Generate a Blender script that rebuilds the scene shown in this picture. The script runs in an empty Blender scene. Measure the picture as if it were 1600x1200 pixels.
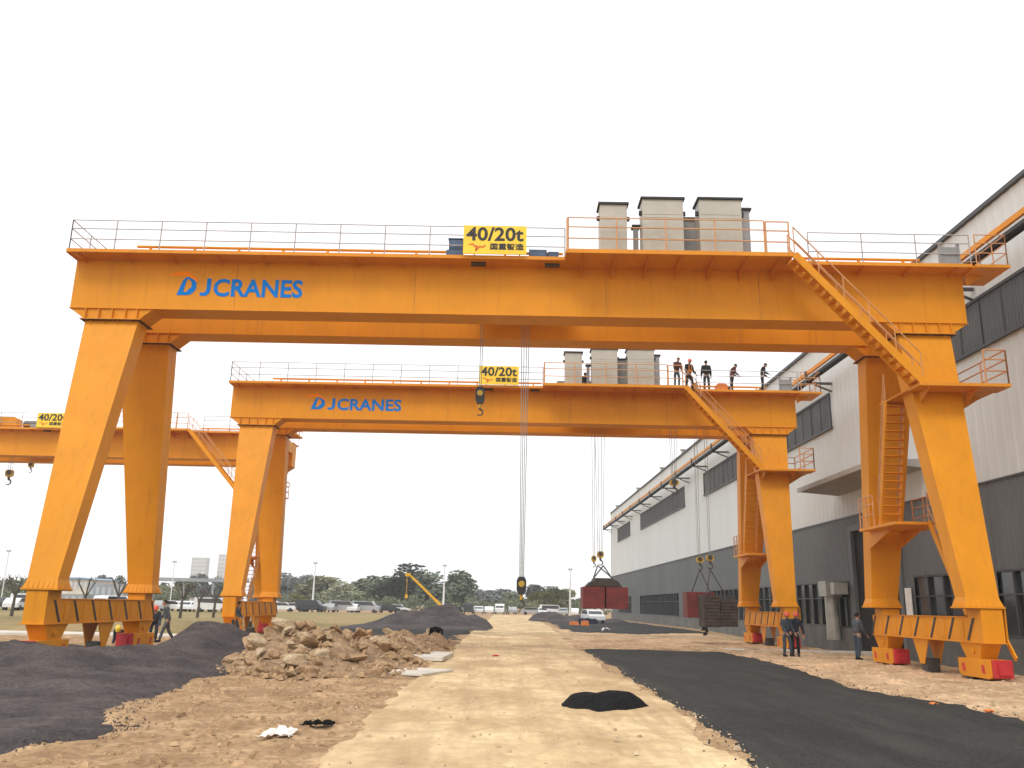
import bpy, bmesh, math, random
import numpy as np
from mathutils import Vector, Matrix

# ------------------------------------------------------------------ scene, camera, sky, sun
SC = bpy.context.scene
COL = SC.collection
R = math.radians

cam_d = bpy.data.cameras.new('camera')
cam = bpy.data.objects.new('camera', cam_d)
COL.objects.link(cam)
_roll, _f, _vu, _vv, CAMH = R(1.14), 1347.4, 779.8-800, 945.5-600, 1.8
_u0 = _vu*math.cos(_roll)+_vv*math.sin(_roll)
_v0 = -_vu*math.sin(_roll)+_vv*math.cos(_roll)
_p = math.atan2(_v0, _f)
_y = -math.atan(_u0*math.cos(_p)/_f)
_fw = Vector((math.sin(_y)*math.cos(_p), math.cos(_y)*math.cos(_p), math.sin(_p)))
_rt = Vector((math.cos(_y), -math.sin(_y), 0))
_up = _rt.cross(_fw)
_Rv = _rt*math.cos(_roll)+_up*math.sin(_roll)
_Uv = _up*math.cos(_roll)-_rt*math.sin(_roll)
_m = Matrix((_Rv, _Uv, -_fw)).transposed().to_4x4()
_m.translation = Vector((0, 0, CAMH))
cam.matrix_world = _m
cam_d.sensor_width = 36
cam_d.lens = _f/1600*36
cam_d.clip_start = 0.1
cam_d.clip_end = 6000
SC.camera = cam

SUN_EL, SUN_AZ = 48, 203          # degrees; azimuth clockwise from +Y (sun behind and left of the camera)
world = bpy.data.worlds.new("World")
SC.world = world
world.use_nodes = True
wt = world.node_tree
bg = wt.nodes['Background']
sky = wt.nodes.new('ShaderNodeTexSky')
sky.sky_type = 'NISHITA'
sky.sun_disc = False
sky.sun_elevation = R(SUN_EL)
sky.sun_rotation = R(SUN_AZ)
sky.air_density = 1.0
sky.dust_density = 4.0
mx = wt.nodes.new('ShaderNodeMix')       # thick bright overcast over the clear sky
mx.data_type = 'RGBA'
mx.inputs[0].default_value = 0.92
mx.inputs[7].default_value = (9.0, 9.0, 9.05, 1)
wt.links.new(sky.outputs[0], mx.inputs[6])
wt.links.new(mx.outputs[2], bg.inputs[0])
bg.inputs[1].default_value = 0.15

sun_d = bpy.data.lights.new('sun', 'SUN')
sun_d.energy = 1.35
sun_d.angle = R(20)
sun_d.color = (1.0, 0.96, 0.9)
sun = bpy.data.objects.new('sun', sun_d)
COL.objects.link(sun)
_sd = Vector((math.sin(R(SUN_AZ))*math.cos(R(SUN_EL)), math.cos(R(SUN_AZ))*math.cos(R(SUN_EL)), math.sin(R(SUN_EL))))
sun.rotation_euler = _sd.to_track_quat('Z', 'Y').to_euler()

SC.view_settings.view_transform = 'Standard'
SC.view_settings.look = 'None'
SC.view_settings.exposure = 0.0
SC.view_settings.gamma = 1.0

rnd = random.Random(7)

# ------------------------------------------------------------------ helpers
def tag(o, label=None, cat=None, group=None, kind=None):
    if label: o['label'] = label
    if cat: o['category'] = cat
    if group: o['group'] = group
    if kind: o['kind'] = kind
    return o

def empty(name, loc=(0, 0, 0), rz=0.0, label=None, cat=None, group=None):
    o = bpy.data.objects.new(name, None)
    o.empty_display_size = 0.3
    COL.objects.link(o)
    o.location = loc
    o.rotation_euler = (0, 0, rz)
    return tag(o, label, cat, group)

class MB:
    def __init__(s): s.v = []; s.f = []; s.mi = []; s.sm = []
    def add(s, vs, fs, m=0, smooth=False):
        b = len(s.v); s.v += [tuple(p) for p in vs]
        for f in fs: s.f.append([b+i for i in f]); s.mi.append(m); s.sm.append(smooth)
        return s
    def hexa(s, p, m=0):   # p: 4 bottom (ccw from above) + 4 top
        return s.add(p, [(3,2,1,0),(4,5,6,7),(0,1,5,4),(1,2,6,5),(2,3,7,6),(3,0,4,7)], m)
    def box(s, x0, x1, y0, y1, z0, z1, m=0):
        return s.hexa([(x0,y0,z0),(x1,y0,z0),(x1,y1,z0),(x0,y1,z0),(x0,y0,z1),(x1,y0,z1),(x1,y1,z1),(x0,y1,z1)], m)
    def bar(s, p, q, w, h, up=(0,0,1), m=0):   # rectangular bar from p to q
        p = Vector(p); q = Vector(q); d = (q-p).normalized()
        upv = Vector(up)
        if abs(d.dot(upv)) > .98: upv = Vector((0,1,0))
        a = d.cross(upv).normalized()*(w/2); b = a.cross(d).normalized()*(h/2)
        pts = [p-a-b, p+a-b, q+a-b, q-a-b, p-a+b, p+a+b, q+a+b, q-a+b]
        return s.hexa(pts, m)
    def tube(s, p, q, r, n=6, m=0, r2=None, caps=True):
        p = Vector(p); q = Vector(q); d = (q-p)
        if d.length < 1e-6: return s
        d.normalize()
        a = d.orthogonal().normalized(); b = d.cross(a)
        r2 = r if r2 is None else r2
        vs = []
        for c, rr in ((p, r), (q, r2)):
            for i in range(n):
                t = 2*math.pi*i/n
                vs.append(c+a*(math.cos(t)*rr)+b*(math.sin(t)*rr))
        fs = [(i, (i+1) % n, n+(i+1) % n, n+i) for i in range(n)]
        s.add(vs, fs, m, True)
        if caps:
            s.add(vs[:n], [tuple(range(n-1, -1, -1))], m); s.add(vs[n:], [tuple(range(n))], m)
        return s
    def prism(s, poly, axis, a, b, m=0):   # extrude 2D polygon along axis from a to b
        n = len(poly)
        def P(u, v, w): return {'x': (w, u, v), 'y': (u, w, v), 'z': (u, v, w)}[axis]
        vs = [P(u, v, a) for u, v in poly]+[P(u, v, b) for u, v in poly]
        fs = [tuple(range(n)), tuple(range(2*n-1, n-1, -1))]
        fs += [(i, n+i, n+(i+1) % n, (i+1) % n) for i in range(n)]
        return s.add(vs, fs, m)
    def build(s, name, mat, parent=None, loc=None, bevel=0, fixn=True):
        me = bpy.data.meshes.new(name)
        me.from_pydata(s.v, [], s.f)
        mats = mat if isinstance(mat, (list, tuple)) else [mat]
        for k in mats: me.materials.append(k)
        me.polygons.foreach_set('material_index', s.mi)
        me.polygons.foreach_set('use_smooth', s.sm)
        me.update()
        if fixn:
            bm = bmesh.new(); bm.from_mesh(me)
            bmesh.ops.recalc_face_normals(bm, faces=bm.faces)
            bm.to_mesh(me); bm.free()
        o = bpy.data.objects.new(name, me)
        COL.objects.link(o)
        if parent is not None: o.parent = parent
        if loc is not None: o.location = loc
        if bevel:
            md = o.modifiers.new('bevel', 'BEVEL'); md.width = bevel; md.segments = 2; md.limit_method = 'ANGLE'; md.angle_limit = R(40)
        return o

def copy_tree(o, parent=None, skip=()):
    c = o.copy(); COL.objects.link(c)
    c.parent = parent
    for ch in list(o.children):
        if ch.name.split('.')[0] in skip: continue
        copy_tree(ch, c, skip)
    return c

def lin(r, g, b):
    f = lambda c: (c/255/12.92) if c/255 <= .04045 else ((c/255+.055)/1.055)**2.4
    return (f(r), f(g), f(b))

def mat(name, col, rough=.6, var=.12, scale=2.0, col2=None, fac=(.4, .65), bump=0.0, bscale=20, metal=0.0, detail=6, spec=.5, stretch=None, fine=None):
    m = bpy.data.materials.new(name); m.use_nodes = True
    t = m.node_tree; b = t.nodes['Principled BSDF']
    b.inputs['Roughness'].default_value = rough
    b.inputs['Metallic'].default_value = metal
    b.inputs['Specular IOR Level'].default_value = spec
    tc = t.nodes.new('ShaderNodeTexCoord'); mp = t.nodes.new('ShaderNodeMapping')
    t.links.new(tc.outputs['Object'], mp.inputs[0])
    if stretch: mp.inputs['Scale'].default_value = stretch
    n = t.nodes.new('ShaderNodeTexNoise'); n.inputs['Scale'].default_value = scale; n.inputs['Detail'].default_value = detail
    n.inputs['Roughness'].default_value = .6
    t.links.new(mp.outputs[0], n.inputs[0])
    r = t.nodes.new('ShaderNodeValToRGB')
    c2 = col2 if col2 else tuple(c*(1-var) for c in col)
    c1 = col if col2 else tuple(min(1, c*(1+var)) for c in col)
    r.color_ramp.elements[0].position = fac[0]; r.color_ramp.elements[1].position = fac[1]
    r.color_ramp.elements[0].color = (*c2, 1); r.color_ramp.elements[1].color = (*c1, 1)
    t.links.new(n.outputs[0], r.inputs[0])
    out = r.outputs[0]
    if fine:      # fine speckle (scale, strength)
        n3 = t.nodes.new('ShaderNodeTexNoise'); n3.inputs['Scale'].default_value = fine[0]; n3.inputs['Detail'].default_value = 4
        t.links.new(mp.outputs[0], n3.inputs[0])
        mr = t.nodes.new('ShaderNodeMapRange'); mr.inputs[1].default_value = .3; mr.inputs[2].default_value = .7
        mr.inputs[3].default_value = 1-fine[1]; mr.inputs[4].default_value = 1+fine[1]
        t.links.new(n3.outputs[0], mr.inputs[0])
        mm = t.nodes.new('ShaderNodeVectorMath'); mm.operation = 'SCALE'
        t.links.new(out, mm.inputs[0]); t.links.new(mr.outputs[0], mm.inputs['Scale'])
        out = mm.outputs[0]
    t.links.new(out, b.inputs['Base Color'])
    if bump:
        n2 = t.nodes.new('ShaderNodeTexNoise'); n2.inputs['Scale'].default_value = bscale; n2.inputs['Detail'].default_value = 5
        t.links.new(tc.outputs['Object'], n2.inputs[0])
        bp = t.nodes.new('ShaderNodeBump'); bp.inputs['Strength'].default_value = bump; bp.inputs['Distance'].default_value = .05
        t.links.new(n2.outputs[0], bp.inputs['Height']); t.links.new(bp.outputs[0], b.inputs['Normal'])
    return m

def paint(name, col, streak=.12):
    """Painted steel plate: slight colour drift, weld seams and faint rain streaks"""
    m = mat(name, col, rough=.5, var=.05, scale=.7, bump=.12, bscale=1.1, spec=.2)
    t = m.node_tree; b = t.nodes['Principled BSDF']
    src = b.inputs['Base Color'].links[0].from_socket
    tc = t.nodes.new('ShaderNodeTexCoord'); mp = t.nodes.new('ShaderNodeMapping'); mp.inputs['Scale'].default_value = (3.5, 3.5, .22)
    n = t.nodes.new('ShaderNodeTexNoise'); n.inputs['Scale'].default_value = 1.6; n.inputs['Detail'].default_value = 7
    t.links.new(tc.outputs['Object'], mp.inputs[0]); t.links.new(mp.outputs[0], n.inputs[0])
    mr = t.nodes.new('ShaderNodeMapRange'); mr.inputs[1].default_value = .52; mr.inputs[2].default_value = .8
    mr.inputs[3].default_value = 0; mr.inputs[4].default_value = streak*2
    t.links.new(n.outputs[0], mr.inputs[0])
    x = t.nodes.new('ShaderNodeMix'); x.data_type = 'RGBA'
    x.inputs[7].default_value = (col[0]*.45, col[1]*.42, col[2]*.8+.01, 1)
    t.links.new(mr.outputs[0], x.inputs[0]); t.links.new(src, x.inputs[6]); t.links.new(x.outputs[2], b.inputs['Base Color'])
    return m

ORANGE = (.74, .29, .014)
M = dict(
    orange=paint('crane_paint', ORANGE),
    deck=paint('deck_paint', (.72, .28, .025), .15),
    rail=mat('handrail_paint', (.62, .30, .12), .5, .1, 3),
    railgrey=mat('galvanised_rail', (.42, .38, .36), .5, .1, 3, metal=.2),
    black=mat('black_rubber_paint', (.02, .02, .022), .6, .2, 4),
    dark=mat('dark_steel', (.06, .055, .05), .55, .2, 4),
    seam=mat('weld_line', (.56, .21, .013), .6, .2, 3),
    joint=mat('joint_shade', (.10, .05, .02), .8, .4, 3),  # dark brown for the shade line painted in at the flange joints
    stripe=mat('stripe_black', (.03, .03, .035), .5, .1, 4),
    red=mat('buffer_red', (.55, .03, .035), .5, .12, 3),
    yellow=mat('sign_yellow', (.92, .62, .03), .5, .05, 2),
    hookyellow=mat('hook_yellow', (.50, .31, .03), .5, .15, 4),
    ink=mat('sign_ink', (.02, .018, .02), .6, .05, 2),
    redink=mat('sign_red_ink', (.75, .12, .03), .6, .05, 2),
    logoblue=mat('letter_blue', (.0, .20, .66), .6, .04, 2, spec=.15),
    logoorange=mat('swoosh_orange', (1.0, .26, .0), .6, .02, 2, spec=.1),
    bluemotor=mat('motor_blue', (.05, .09, .17), .5, .2, 4),
    cabinet=mat('cabinet_beige', (.46, .435, .37), .5, .05, 3, bump=.05, bscale=2),
    cabgrey=mat('cabinet_grey', (.27, .27, .27), .5, .06, 3),
    rope=mat('wire_rope', (.30, .30, .28), .5, .15, 8, metal=.3),
    wheel=mat('wheel_steel', (.10, .095, .09), .4, .2, 5, metal=.6),
    wallwhite=mat('cladding_white', (.66, .68, .665), .6, .03, .25, fine=(2, .015), stretch=(1, 1, .3), spec=.25),
    wallgrey=mat('cladding_grey', (.135, .145, .147), .55, .08, .3, fine=(3, .04), stretch=(1, 1, .3), spec=.3),
    wallbase=mat('concrete_plinth', (.14, .142, .135), .85, .2, .8, bump=.2, bscale=8),
    louvre=mat('window_louvre', (.075, .077, .075), .5, .1, 1),
    trimdark=mat('dark_trim', (.05, .052, .055), .5, .1, 1),
    glass=mat('window_glass', (.035, .042, .045), .12, .3, .35, spec=.8),
    canopy=mat('canopy_sheet', (.36, .34, .32), .6, .1, 1),
    interior=mat('dark_interior', (.015, .015, .016), .8, .1, 1),
    duct=mat('duct_metal', (.40, .40, .36), .4, .1, 2, metal=.3),
    dirt=mat('ground_dirt', (.50, .335, .19), .95, col2=(.30, .19, .10), scale=.9, fac=(.36, .62), bump=.7, bscale=7, fine=(9, .30), detail=10, spec=.2),
    road=mat('road_concrete', (.80, .62, .36), .92, col2=(.50, .35, .19), scale=.55, fac=(.40, .64), bump=.35, bscale=9, fine=(6, .13), detail=10, spec=.2, stretch=(1, .55, 1)),
    sandp=mat('sandy_ground', (.66, .46, .28), .95, col2=(.42, .28, .16), scale=.7, fac=(.35, .6), bump=.7, bscale=8, fine=(8, .28), detail=10, spec=.2),
    asphalt=mat('dark_fill', (.042, .042, .039), .9, col2=(.028, .028, .027), scale=.5, fac=(.3, .65), bump=.35, bscale=25, fine=(22, .35), spec=.2, stretch=(1, .5, 1)),
    mound=mat('mound_gravel', (.105, .088, .083), .92, col2=(.055, .048, .048), scale=.8, bump=.8, bscale=14, fine=(12, .3), spec=.25),
    soot=mat('black_powder', (.009, .009, .010), .9, .3, 4, bump=1.0, bscale=25, spec=.2),
    rubble=mat('rubble_stone', (.49, .33, .19), .93, col2=(.28, .18, .10), scale=1.3, fac=(.35, .62), bump=.6, bscale=9, fine=(7, .2), spec=.2),
    rubblel=mat('rubble_pale', (.60, .48, .32), .93, col2=(.42, .31, .19), scale=1.3, bump=.5, bscale=9, fine=(7, .2), spec=.2),
    heap=mat('heap_soil', (.40, .275, .165), .95, col2=(.25, .165, .098), scale=1.1, bump=.8, bscale=10, fine=(8, .3), spec=.2),
    grass=mat('field_grass', (.34, .25, .115), .95, col2=(.20, .17, .06), scale=.09, fac=(.3, .65), fine=(2, .2), spec=.2, stretch=(1, .35, 1)),
    concrete=mat('pale_concrete', (.66, .62, .54), .85, .12, .5, bump=.2, bscale=8),
    white=mat('white_sheet', (.82, .80, .76), .7, .08, 4, bump=.3, bscale=6),
    bark=mat('tree_bark', (.10, .085, .07), .9, .2, 3),
    carwhite=mat('car_white', (.75, .76, .77), .25, .05, 1),
    cardark=mat('car_dark', (.035, .038, .045), .25, .1, 1),
    carsilver=mat('car_silver', (.38, .39, .40), .25, .1, 1),
    carred=mat('car_red', (.30, .04, .03), .25, .1, 1),
    tower=mat('tower_wall', (.62, .63, .63), .8, .05, .1),
    towerwin=mat('tower_window', (.42, .46, .48), .5, .05, .1),
    blueroof=mat('blue_roof', (.25, .37, .52), .6, .1, .3),
    greyblock=mat('grey_wall', (.30, .32, .33), .8, .1, .2),
    boom=mat('boom_yellow', (.72, .40, .02), .5, .1, 2),
    block_red=mat('weight_red', (.19, .030, .026), .7, col2=(.12, .02, .02), scale=2.5, bump=.1, bscale=10),
    block_dark=mat('weight_rust', (.058, .046, .036), .8, .3, 3, bump=.5, bscale=12),
    skin=mat('skin', (.42, .24, .16), .6, .06, 8),
    navy=mat('cloth_navy', (.022, .028, .05), .9, .2, 8),
    blackcloth=mat('cloth_black', (.012, .012, .014), .9, .2, 8),
    greycloth=mat('cloth_grey', (.085, .095, .11), .9, .2, 8),
    slate=mat('cloth_slate', (.05, .075, .10), .9, .2, 8),
    maroon=mat('cloth_maroon', (.10, .03, .035), .9, .2, 8),
    vest=mat('vest_orange', (.65, .20, .03), .8, .1, 8),
    helmred=mat('helmet_red', (.75, .10, .05), .35, .05, 5),
    helmyel=mat('helmet_yellow', (.85, .68, .06), .35, .05, 5),
    hair=mat('hair_black', (.012, .010, .009), .8, .2, 9),
    orangebox=mat('orange_plastic', (.75, .22, .04), .5, .1, 3),
)
def lengthwise(m, sc, lo, st):
    t = m.node_tree; b = t.nodes['Principled BSDF']; src = b.inputs['Base Color'].links[0].from_socket
    tc = t.nodes.new('ShaderNodeTexCoord'); mp = t.nodes.new('ShaderNodeMapping'); mp.inputs['Scale'].default_value = sc
    n = t.nodes.new('ShaderNodeTexNoise'); n.inputs['Scale'].default_value = 1; n.inputs['Detail'].default_value = 8; n.inputs['Roughness'].default_value = .65
    t.links.new(tc.outputs['Object'], mp.inputs[0]); t.links.new(mp.outputs[0], n.inputs[0])
    mr = t.nodes.new('ShaderNodeMapRange'); mr.inputs[1].default_value = .48; mr.inputs[2].default_value = .66; mr.inputs[3].default_value = 0; mr.inputs[4].default_value = st
    t.links.new(n.outputs[0], mr.inputs[0])
    x = t.nodes.new('ShaderNodeMix'); x.data_type = 'RGBA'; x.inputs[7].default_value = (*lo, 1)
    t.links.new(mr.outputs[0], x.inputs[0]); t.links.new(src, x.inputs[6]); t.links.new(x.outputs[2], b.inputs['Base Color'])
lengthwise(M['road'], (2.4, .16, 1), (.42, .29, .16), .6)
lengthwise(M['road'], (.5, 2.4, 1), (.50, .36, .21), .6)
lengthwise(M['dirt'], (.5, 1.6, 1), (.26, .155, .08), .6)
lengthwise(M['asphalt'], (1.5, .25, 1), (.085, .08, .07), .35)
lengthwise(M['sandp'], (.5, 1.4, 1), (.36, .24, .14), .5)
def leafmat(name, col, col2):
    m = mat(name, col, .8, col2=col2, scale=.45, fac=(.35, .65), fine=(2.5, .35), spec=.2)
    return m
M['leafdark'] = leafmat('leaf_dark', (.135, .175, .105), (.085, .112, .070))
M['leafmid'] = leafmat('leaf_mid', (.21, .235, .135), (.135, .16, .09))
M['leafolive'] = leafmat('leaf_olive', (.265, .27, .15), (.18, .19, .105))
M['leafyellow'] = leafmat('leaf_yellow', (.30, .30, .10), (.19, .21, .075))
M['leafgrey'] = leafmat('leaf_grey', (.21, .225, .215), (.15, .165, .16))

# numpy noise ---------------------------------------------------------------
_rs = np.random.RandomState(3)
_tab = _rs.rand(256, 256)
def vnoise(x, y):
    xi = np.floor(x).astype(int); yi = np.floor(y).astype(int)
    fx = x-xi; fy = y-yi; fx = fx*fx*(3-2*fx); fy = fy*fy*(3-2*fy)
    a = _tab[xi % 256, yi % 256]; b = _tab[(xi+1) % 256, yi % 256]
    c = _tab[xi % 256, (yi+1) % 256]; d = _tab[(xi+1) % 256, (yi+1) % 256]
    return (a*(1-fx)+b*fx)*(1-fy)+(c*(1-fx)+d*fx)*fy-.5
def fbm(x, y, s=1.0, o=4):
    x = np.asarray(x, float)*s; y = np.asarray(y, float)*s
    r = 0; a = 1.0
    for i in range(o):
        r = r+a*vnoise(x+17.3*i, y+9.1*i); x = x*2.03; y = y*2.03; a *= .5
    return r
def sdist(x, y, poly):      # signed distance, positive inside
    x = np.asarray(x, float); y = np.asarray(y, float)
    d = np.full(x.shape, 1e9); ins = np.zeros(x.shape, bool)
    n = len(poly)
    for i in range(n):
        ax, ay = poly[i]; bx, by = poly[(i+1) % n]
        ex, ey = bx-ax, by-ay
        t = np.clip(((x-ax)*ex+(y-ay)*ey)/(ex*ex+ey*ey), 0, 1)
        d = np.minimum(d, np.hypot(x-ax-t*ex, y-ay-t*ey))
        c = ((ay > y) != (by > y)) & (x < (bx-ax)*(y-ay)/((by-ay) if by != ay else 1e-9)+ax)
        ins ^= c
    return np.where(ins, d, -d)

ROAD = [(-2.1, -8), (-2.0, 10.4), (-2.05, 16), (-2.1, 21.6), (-2.2, 30), (-1.9, 43), (-1.8, 57), (-1.4, 100), (-1.0, 170), (6.5, 170), (5.6, 140), (4.6, 80), (3.9, 52), (3.55, 39), (3.35, 26), (3.3, 16.7), (2.9, 10.9), (2.6, 5), (2.4, -8)]
ASPH = [(3.45, -8), (2.95, 9.5), (3.25, 13), (3.4, 16.7), (3.5, 27), (3.6, 38.9), (9.8, 38.6), (9.7, 34), (9.5, 29), (8.9, 24), (8.65, 21.4), (9.1, 18.4), (9.1, 15.75), (9.6, 11), (10.2, 4), (10.5, -8)]
LASP = [(-60, 10.0), (-6.4, 10.6), (-5.3, 12.6), (-5.35, 13.1), (-6.3, 14.6), (-6.6, 17), (-6.8, 20), (-6.8, 24.5), (-7.3, 27.5), (-7.9, 31), (-9.2, 34), (-16, 33), (-24, 28), (-60, 24)]
FLEFT = [(-10.4, 47), (-11.5, 58), (-10, 75), (-6, 92), (-1.6, 95), (-2.0, 64), (-2.1, 46)]
FRIGHT = [(5.3, 64), (6.2, 140), (16.5, 140), (16.8, 70), (10, 62)]
SAND = [(3.3, 39.2), (4.6, 72), (17.8, 66), (17.8, 8), (9.2, 8), (8.6, 20), (9.2, 30), (9.3, 39.1)]
GRASS = [(-9.5, 46.5), (-300, 46.5), (-300, 150), (-12, 150), (-8, 100), (-11.5, 60)]

def gz(x, y):     # the bare ground
    x = np.asarray(x, float); y = np.asarray(y, float)
    near = np.clip((75-y)/30, 0, 1)*np.clip((60-np.abs(x))/30, 0, 1)
    smooth = np.zeros(x.shape)
    for P in (ROAD, ASPH):
        smooth = np.maximum(smooth, np.clip(sdist(x, y, P)/.5+.6, 0, 1))
    b = .05*fbm(x, y, .35, 3)+.10*fbm(x, y, 1.3, 4)*(1-.9*smooth)+.085*np.abs(fbm(x+40, y, 3.6, 4))*(1-smooth)
    b = b*near
    # the ground falls a little towards the plinth of the hall
    b = b-.28*np.clip((x-15.4)/2.2, 0, 1)*np.clip((80-y)/20, 0, 1)
    return b

def grid_mesh(name, xs, ys, zf, material, keep=None, parent=None, smooth=True):
    X, Y = np.meshgrid(xs, ys); Z = zf(X, Y)
    nx, ny = len(xs), len(ys)
    co = np.stack([X, Y, Z], -1).reshape(-1, 3)
    i = np.arange(nx*ny).reshape(ny, nx)
    q = np.stack([i[:-1, :-1], i[:-1, 1:], i[1:, 1:], i[1:, :-1]], -1).reshape(-1, 4)
    if keep is not None:
        K = keep(X, Y).reshape(-1)
        q = q[K[q].any(1)]
    used, inv = np.unique(q, return_inverse=True)
    co = co[used]; q = inv.reshape(-1, 4)
    me = bpy.data.meshes.new(name)
    me.vertices.add(len(co)); me.vertices.foreach_set('co', co.ravel())
    me.loops.add(q.size); me.loops.foreach_set('vertex_index', q.ravel().astype(np.int32))
    me.polygons.add(len(q)); me.polygons.foreach_set('loop_start', (np.arange(len(q))*4).astype(np.int32))
    me.polygons.foreach_set('loop_total', np.full(len(q), 4, np.int32))
    me.update(calc_edges=True); me.validate()
    me.polygons.foreach_set('use_smooth', np.full(len(me.polygons), smooth))
    me.materials.append(material)
    o = bpy.data.objects.new(name, me); COL.objects.link(o)
    if parent: o.parent = parent
    return o

def gspace(a, b, d0, g):      # spacing grows geometrically with distance
    r = [a]; d = d0
    while r[-1] < b: r.append(r[-1]+d); d *= g
    r[-1] = b
    return r

# ------------------------------------------------------------------ ground and surfaces
ys = [-120, -60, -25, -10, 0]+gspace(5, 640, .07, 1.0095)
xp = [x for x in gspace(0, 620, .09, 1.013)]
xs = [-x for x in reversed(xp[1:])]+xp
ground = grid_mesh('ground', np.array(xs), np.array(ys), gz, M['dirt'])
tag(ground, kind='structure')

def sheet(name, poly, step, off, material, rag=.12, x=None, y=None, extra=None, gap=.35, kind='structure', yg=1.0):
    px = [p[0] for p in poly]; py = [p[1] for p in poly]
    x0, x1 = x if x else (min(px)-.6, max(px)+.6)
    y0, y1 = y if y else (min(py)-.6, max(py)+.6)
    xs = np.arange(x0, x1+step, step)
    if yg > 1: yy = np.array(gspace(y0, y1, step, yg))
    else: yy = np.arange(y0, y1+step, step)
    def zf(X, Y):
        s = sdist(X, Y, poly)+rag*1.5*fbm(X, Y, .33, 3)+rag*1.5*fbm(X, Y, 1.7, 4)
        z = gz(X, Y)+np.clip(s*.5, -.25, 1)*0+np.where(s > 0, np.minimum(off, s*.25), np.maximum(s*.6, -.3))
        if extra is not None: z = z+extra(X, Y, s)
        return z
    o = grid_mesh(name, xs, yy, zf, material, keep=lambda X, Y: sdist(X, Y, poly) > -gap)
    return tag(o, kind=kind)

def ruts(X, Y, s):      # wheel ruts and crumbling edge of the haul road
    r = 0
    for c in (-.95, .55, 1.75):
        r = r-.022*np.exp(-((X-c-.25*fbm(Y*0, Y, .15, 2))/.16)**2)
    return r*np.clip((60-Y)/40, 0, 1)+.035*fbm(X, Y, 3.2, 4)*np.clip((45-Y)/35, 0, 1)
sheet('sandy_ground', SAND, .16, .02, M['sandp'], rag=.4, gap=.9)
sheet('road', ROAD, .085, .035, M['road'], rag=.16, extra=ruts, yg=1.008, y=(4, 171))
sheet('asphalt_fill', ASPH, .12, .055, M['asphalt'], rag=.13, y=(4, 40))
sheet('dark_fill', FLEFT, .3, .05, M['asphalt'], rag=.5, gap=1.3)
sheet('gravel_yard', FRIGHT, .4, .05, M['asphalt'], rag=.5, gap=1.3)
sheet('grass_field', GRASS, .9, .04, M['grass'], rag=.8, x=(-220, -7), y=(45, 151), gap=2)
cs = MB(); cs.box(-70, -10.2, 42.6, 45.3, -.2, .10); tag(cs.build('concrete_path', M['concrete']), kind='structure')
cs = MB(); cs.box(9.5, 18.3, 40.2, 41.6, -.3, .06); tag(cs.build('pavement', M['concrete']), kind='structure')

# dark mounds ----------------------------------------------------------------
def mound(name, poly, bumps, step, material, label, base=.06, rag=.15, edge=.6, rough=.05, cat='mound'):
    px = [p[0] for p in poly]; py = [p[1] for p in poly]
    xs = np.arange(min(px)-1, max(px)+1, step); yy = np.arange(min(py)-1, max(py)+1, step)
    def zf(X, Y):
        s = sdist(X, Y, poly)+rag*2*fbm(X, Y, .9, 4)
        k = np.clip(s/edge, 0, 1); k = k*k*(3-2*k)
        h = np.zeros(X.shape)
        for (cx, cy, sx, sy, hh) in bumps:
            g = hh*np.exp(-((X-cx)/sx)**2-((Y-cy)/sy)**2)
            h = np.maximum(h, g)+.25*np.minimum(h, g)
        h = h*(1+.35*fbm(X, Y, .8, 4))+rough*fbm(X, Y, 2.6, 4)*np.clip(h*3, .3, 1)
        return gz(X, Y)+np.where(s > 0, base*np.clip(s*3, 0, 1)+h*k, np.maximum(s*.6, -.3))
    o = grid_mesh(name, xs, yy, zf, material, keep=lambda X, Y: sdist(X, Y, poly) > -.8)
    return tag(o, label, cat)

LM = [(-34, 9.5), (-6.4, 10.4)]+LASP[2:13]+[(-34, 27)]
mound('gravel_mound', LM, [(-11.9, 23.0, 2.6, 2.3, .62), (-16.5, 23.4, 3, 2.4, .42), (-10.2, 25.5, 1.6, 2.4, .40), (-9.4, 29.7, 1.35, 2.6, 1.02), (-8.0, 29.5, 1.5, 2.2, .55), (-13, 20, 4, 2.2, .22)],
      .13, M['mound'], 'long dark grey gravel mound in front of the left feet of the nearest gantry crane', rag=.2)
mound('gravel_heap', [(-11.8, 64), (-9, 62.5), (-4, 62), (-.6, 63), (-.4, 72), (-2, 79), (-7, 80), (-12, 76)],
      [(-4.6, 70, 2.6, 3.5, 1.55), (-7.4, 70, 2.2, 3, 1.05), (-2, 70.5, 1.6, 3, .85)], .3, M['mound'],
      'big dark grey gravel heap behind the rubble, left of the road far away')
mound('low_gravel_ridge', [(3.9, 104), (10, 102), (16, 106), (16, 116), (9, 118), (3.6, 114)],
      [(6, 110, 2.6, 4, 1.0), (3.9+1, 109, 1.0, 3, .75), (10, 110, 3, 4, .7), (14, 110, 2, 4, .3)], .4, M['mound'],
      'low dark gravel ridge right of the road, behind the lowest hook')
mound('soot_pile', [(1.15, 16.75), (1.3, 16.25), (1.9, 16.0), (2.5, 16.15), (2.95, 16.75), (2.6, 17.5), (2.1, 17.7), (1.5, 17.6), (1.15, 17.2)],
      [(1.55, 16.9, .55, .6, .20), (2.25, 16.95, .62, .6, .22)], .035, M['soot'], 'small jet black powder pile lying on the sandy road', base=.04, rag=.07, edge=.28, rough=.06, cat='pile')
heap_poly = [(-7.4, 24.3), (-6.4, 22.3), (-4.6, 21.7), (-2.9, 22.3), (-2.3, 24.6), (-2.25, 29), (-1.8, 36), (-1.7, 43), (-3.4, 44), (-6, 38), (-7.2, 31), (-7.6, 27)]
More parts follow.
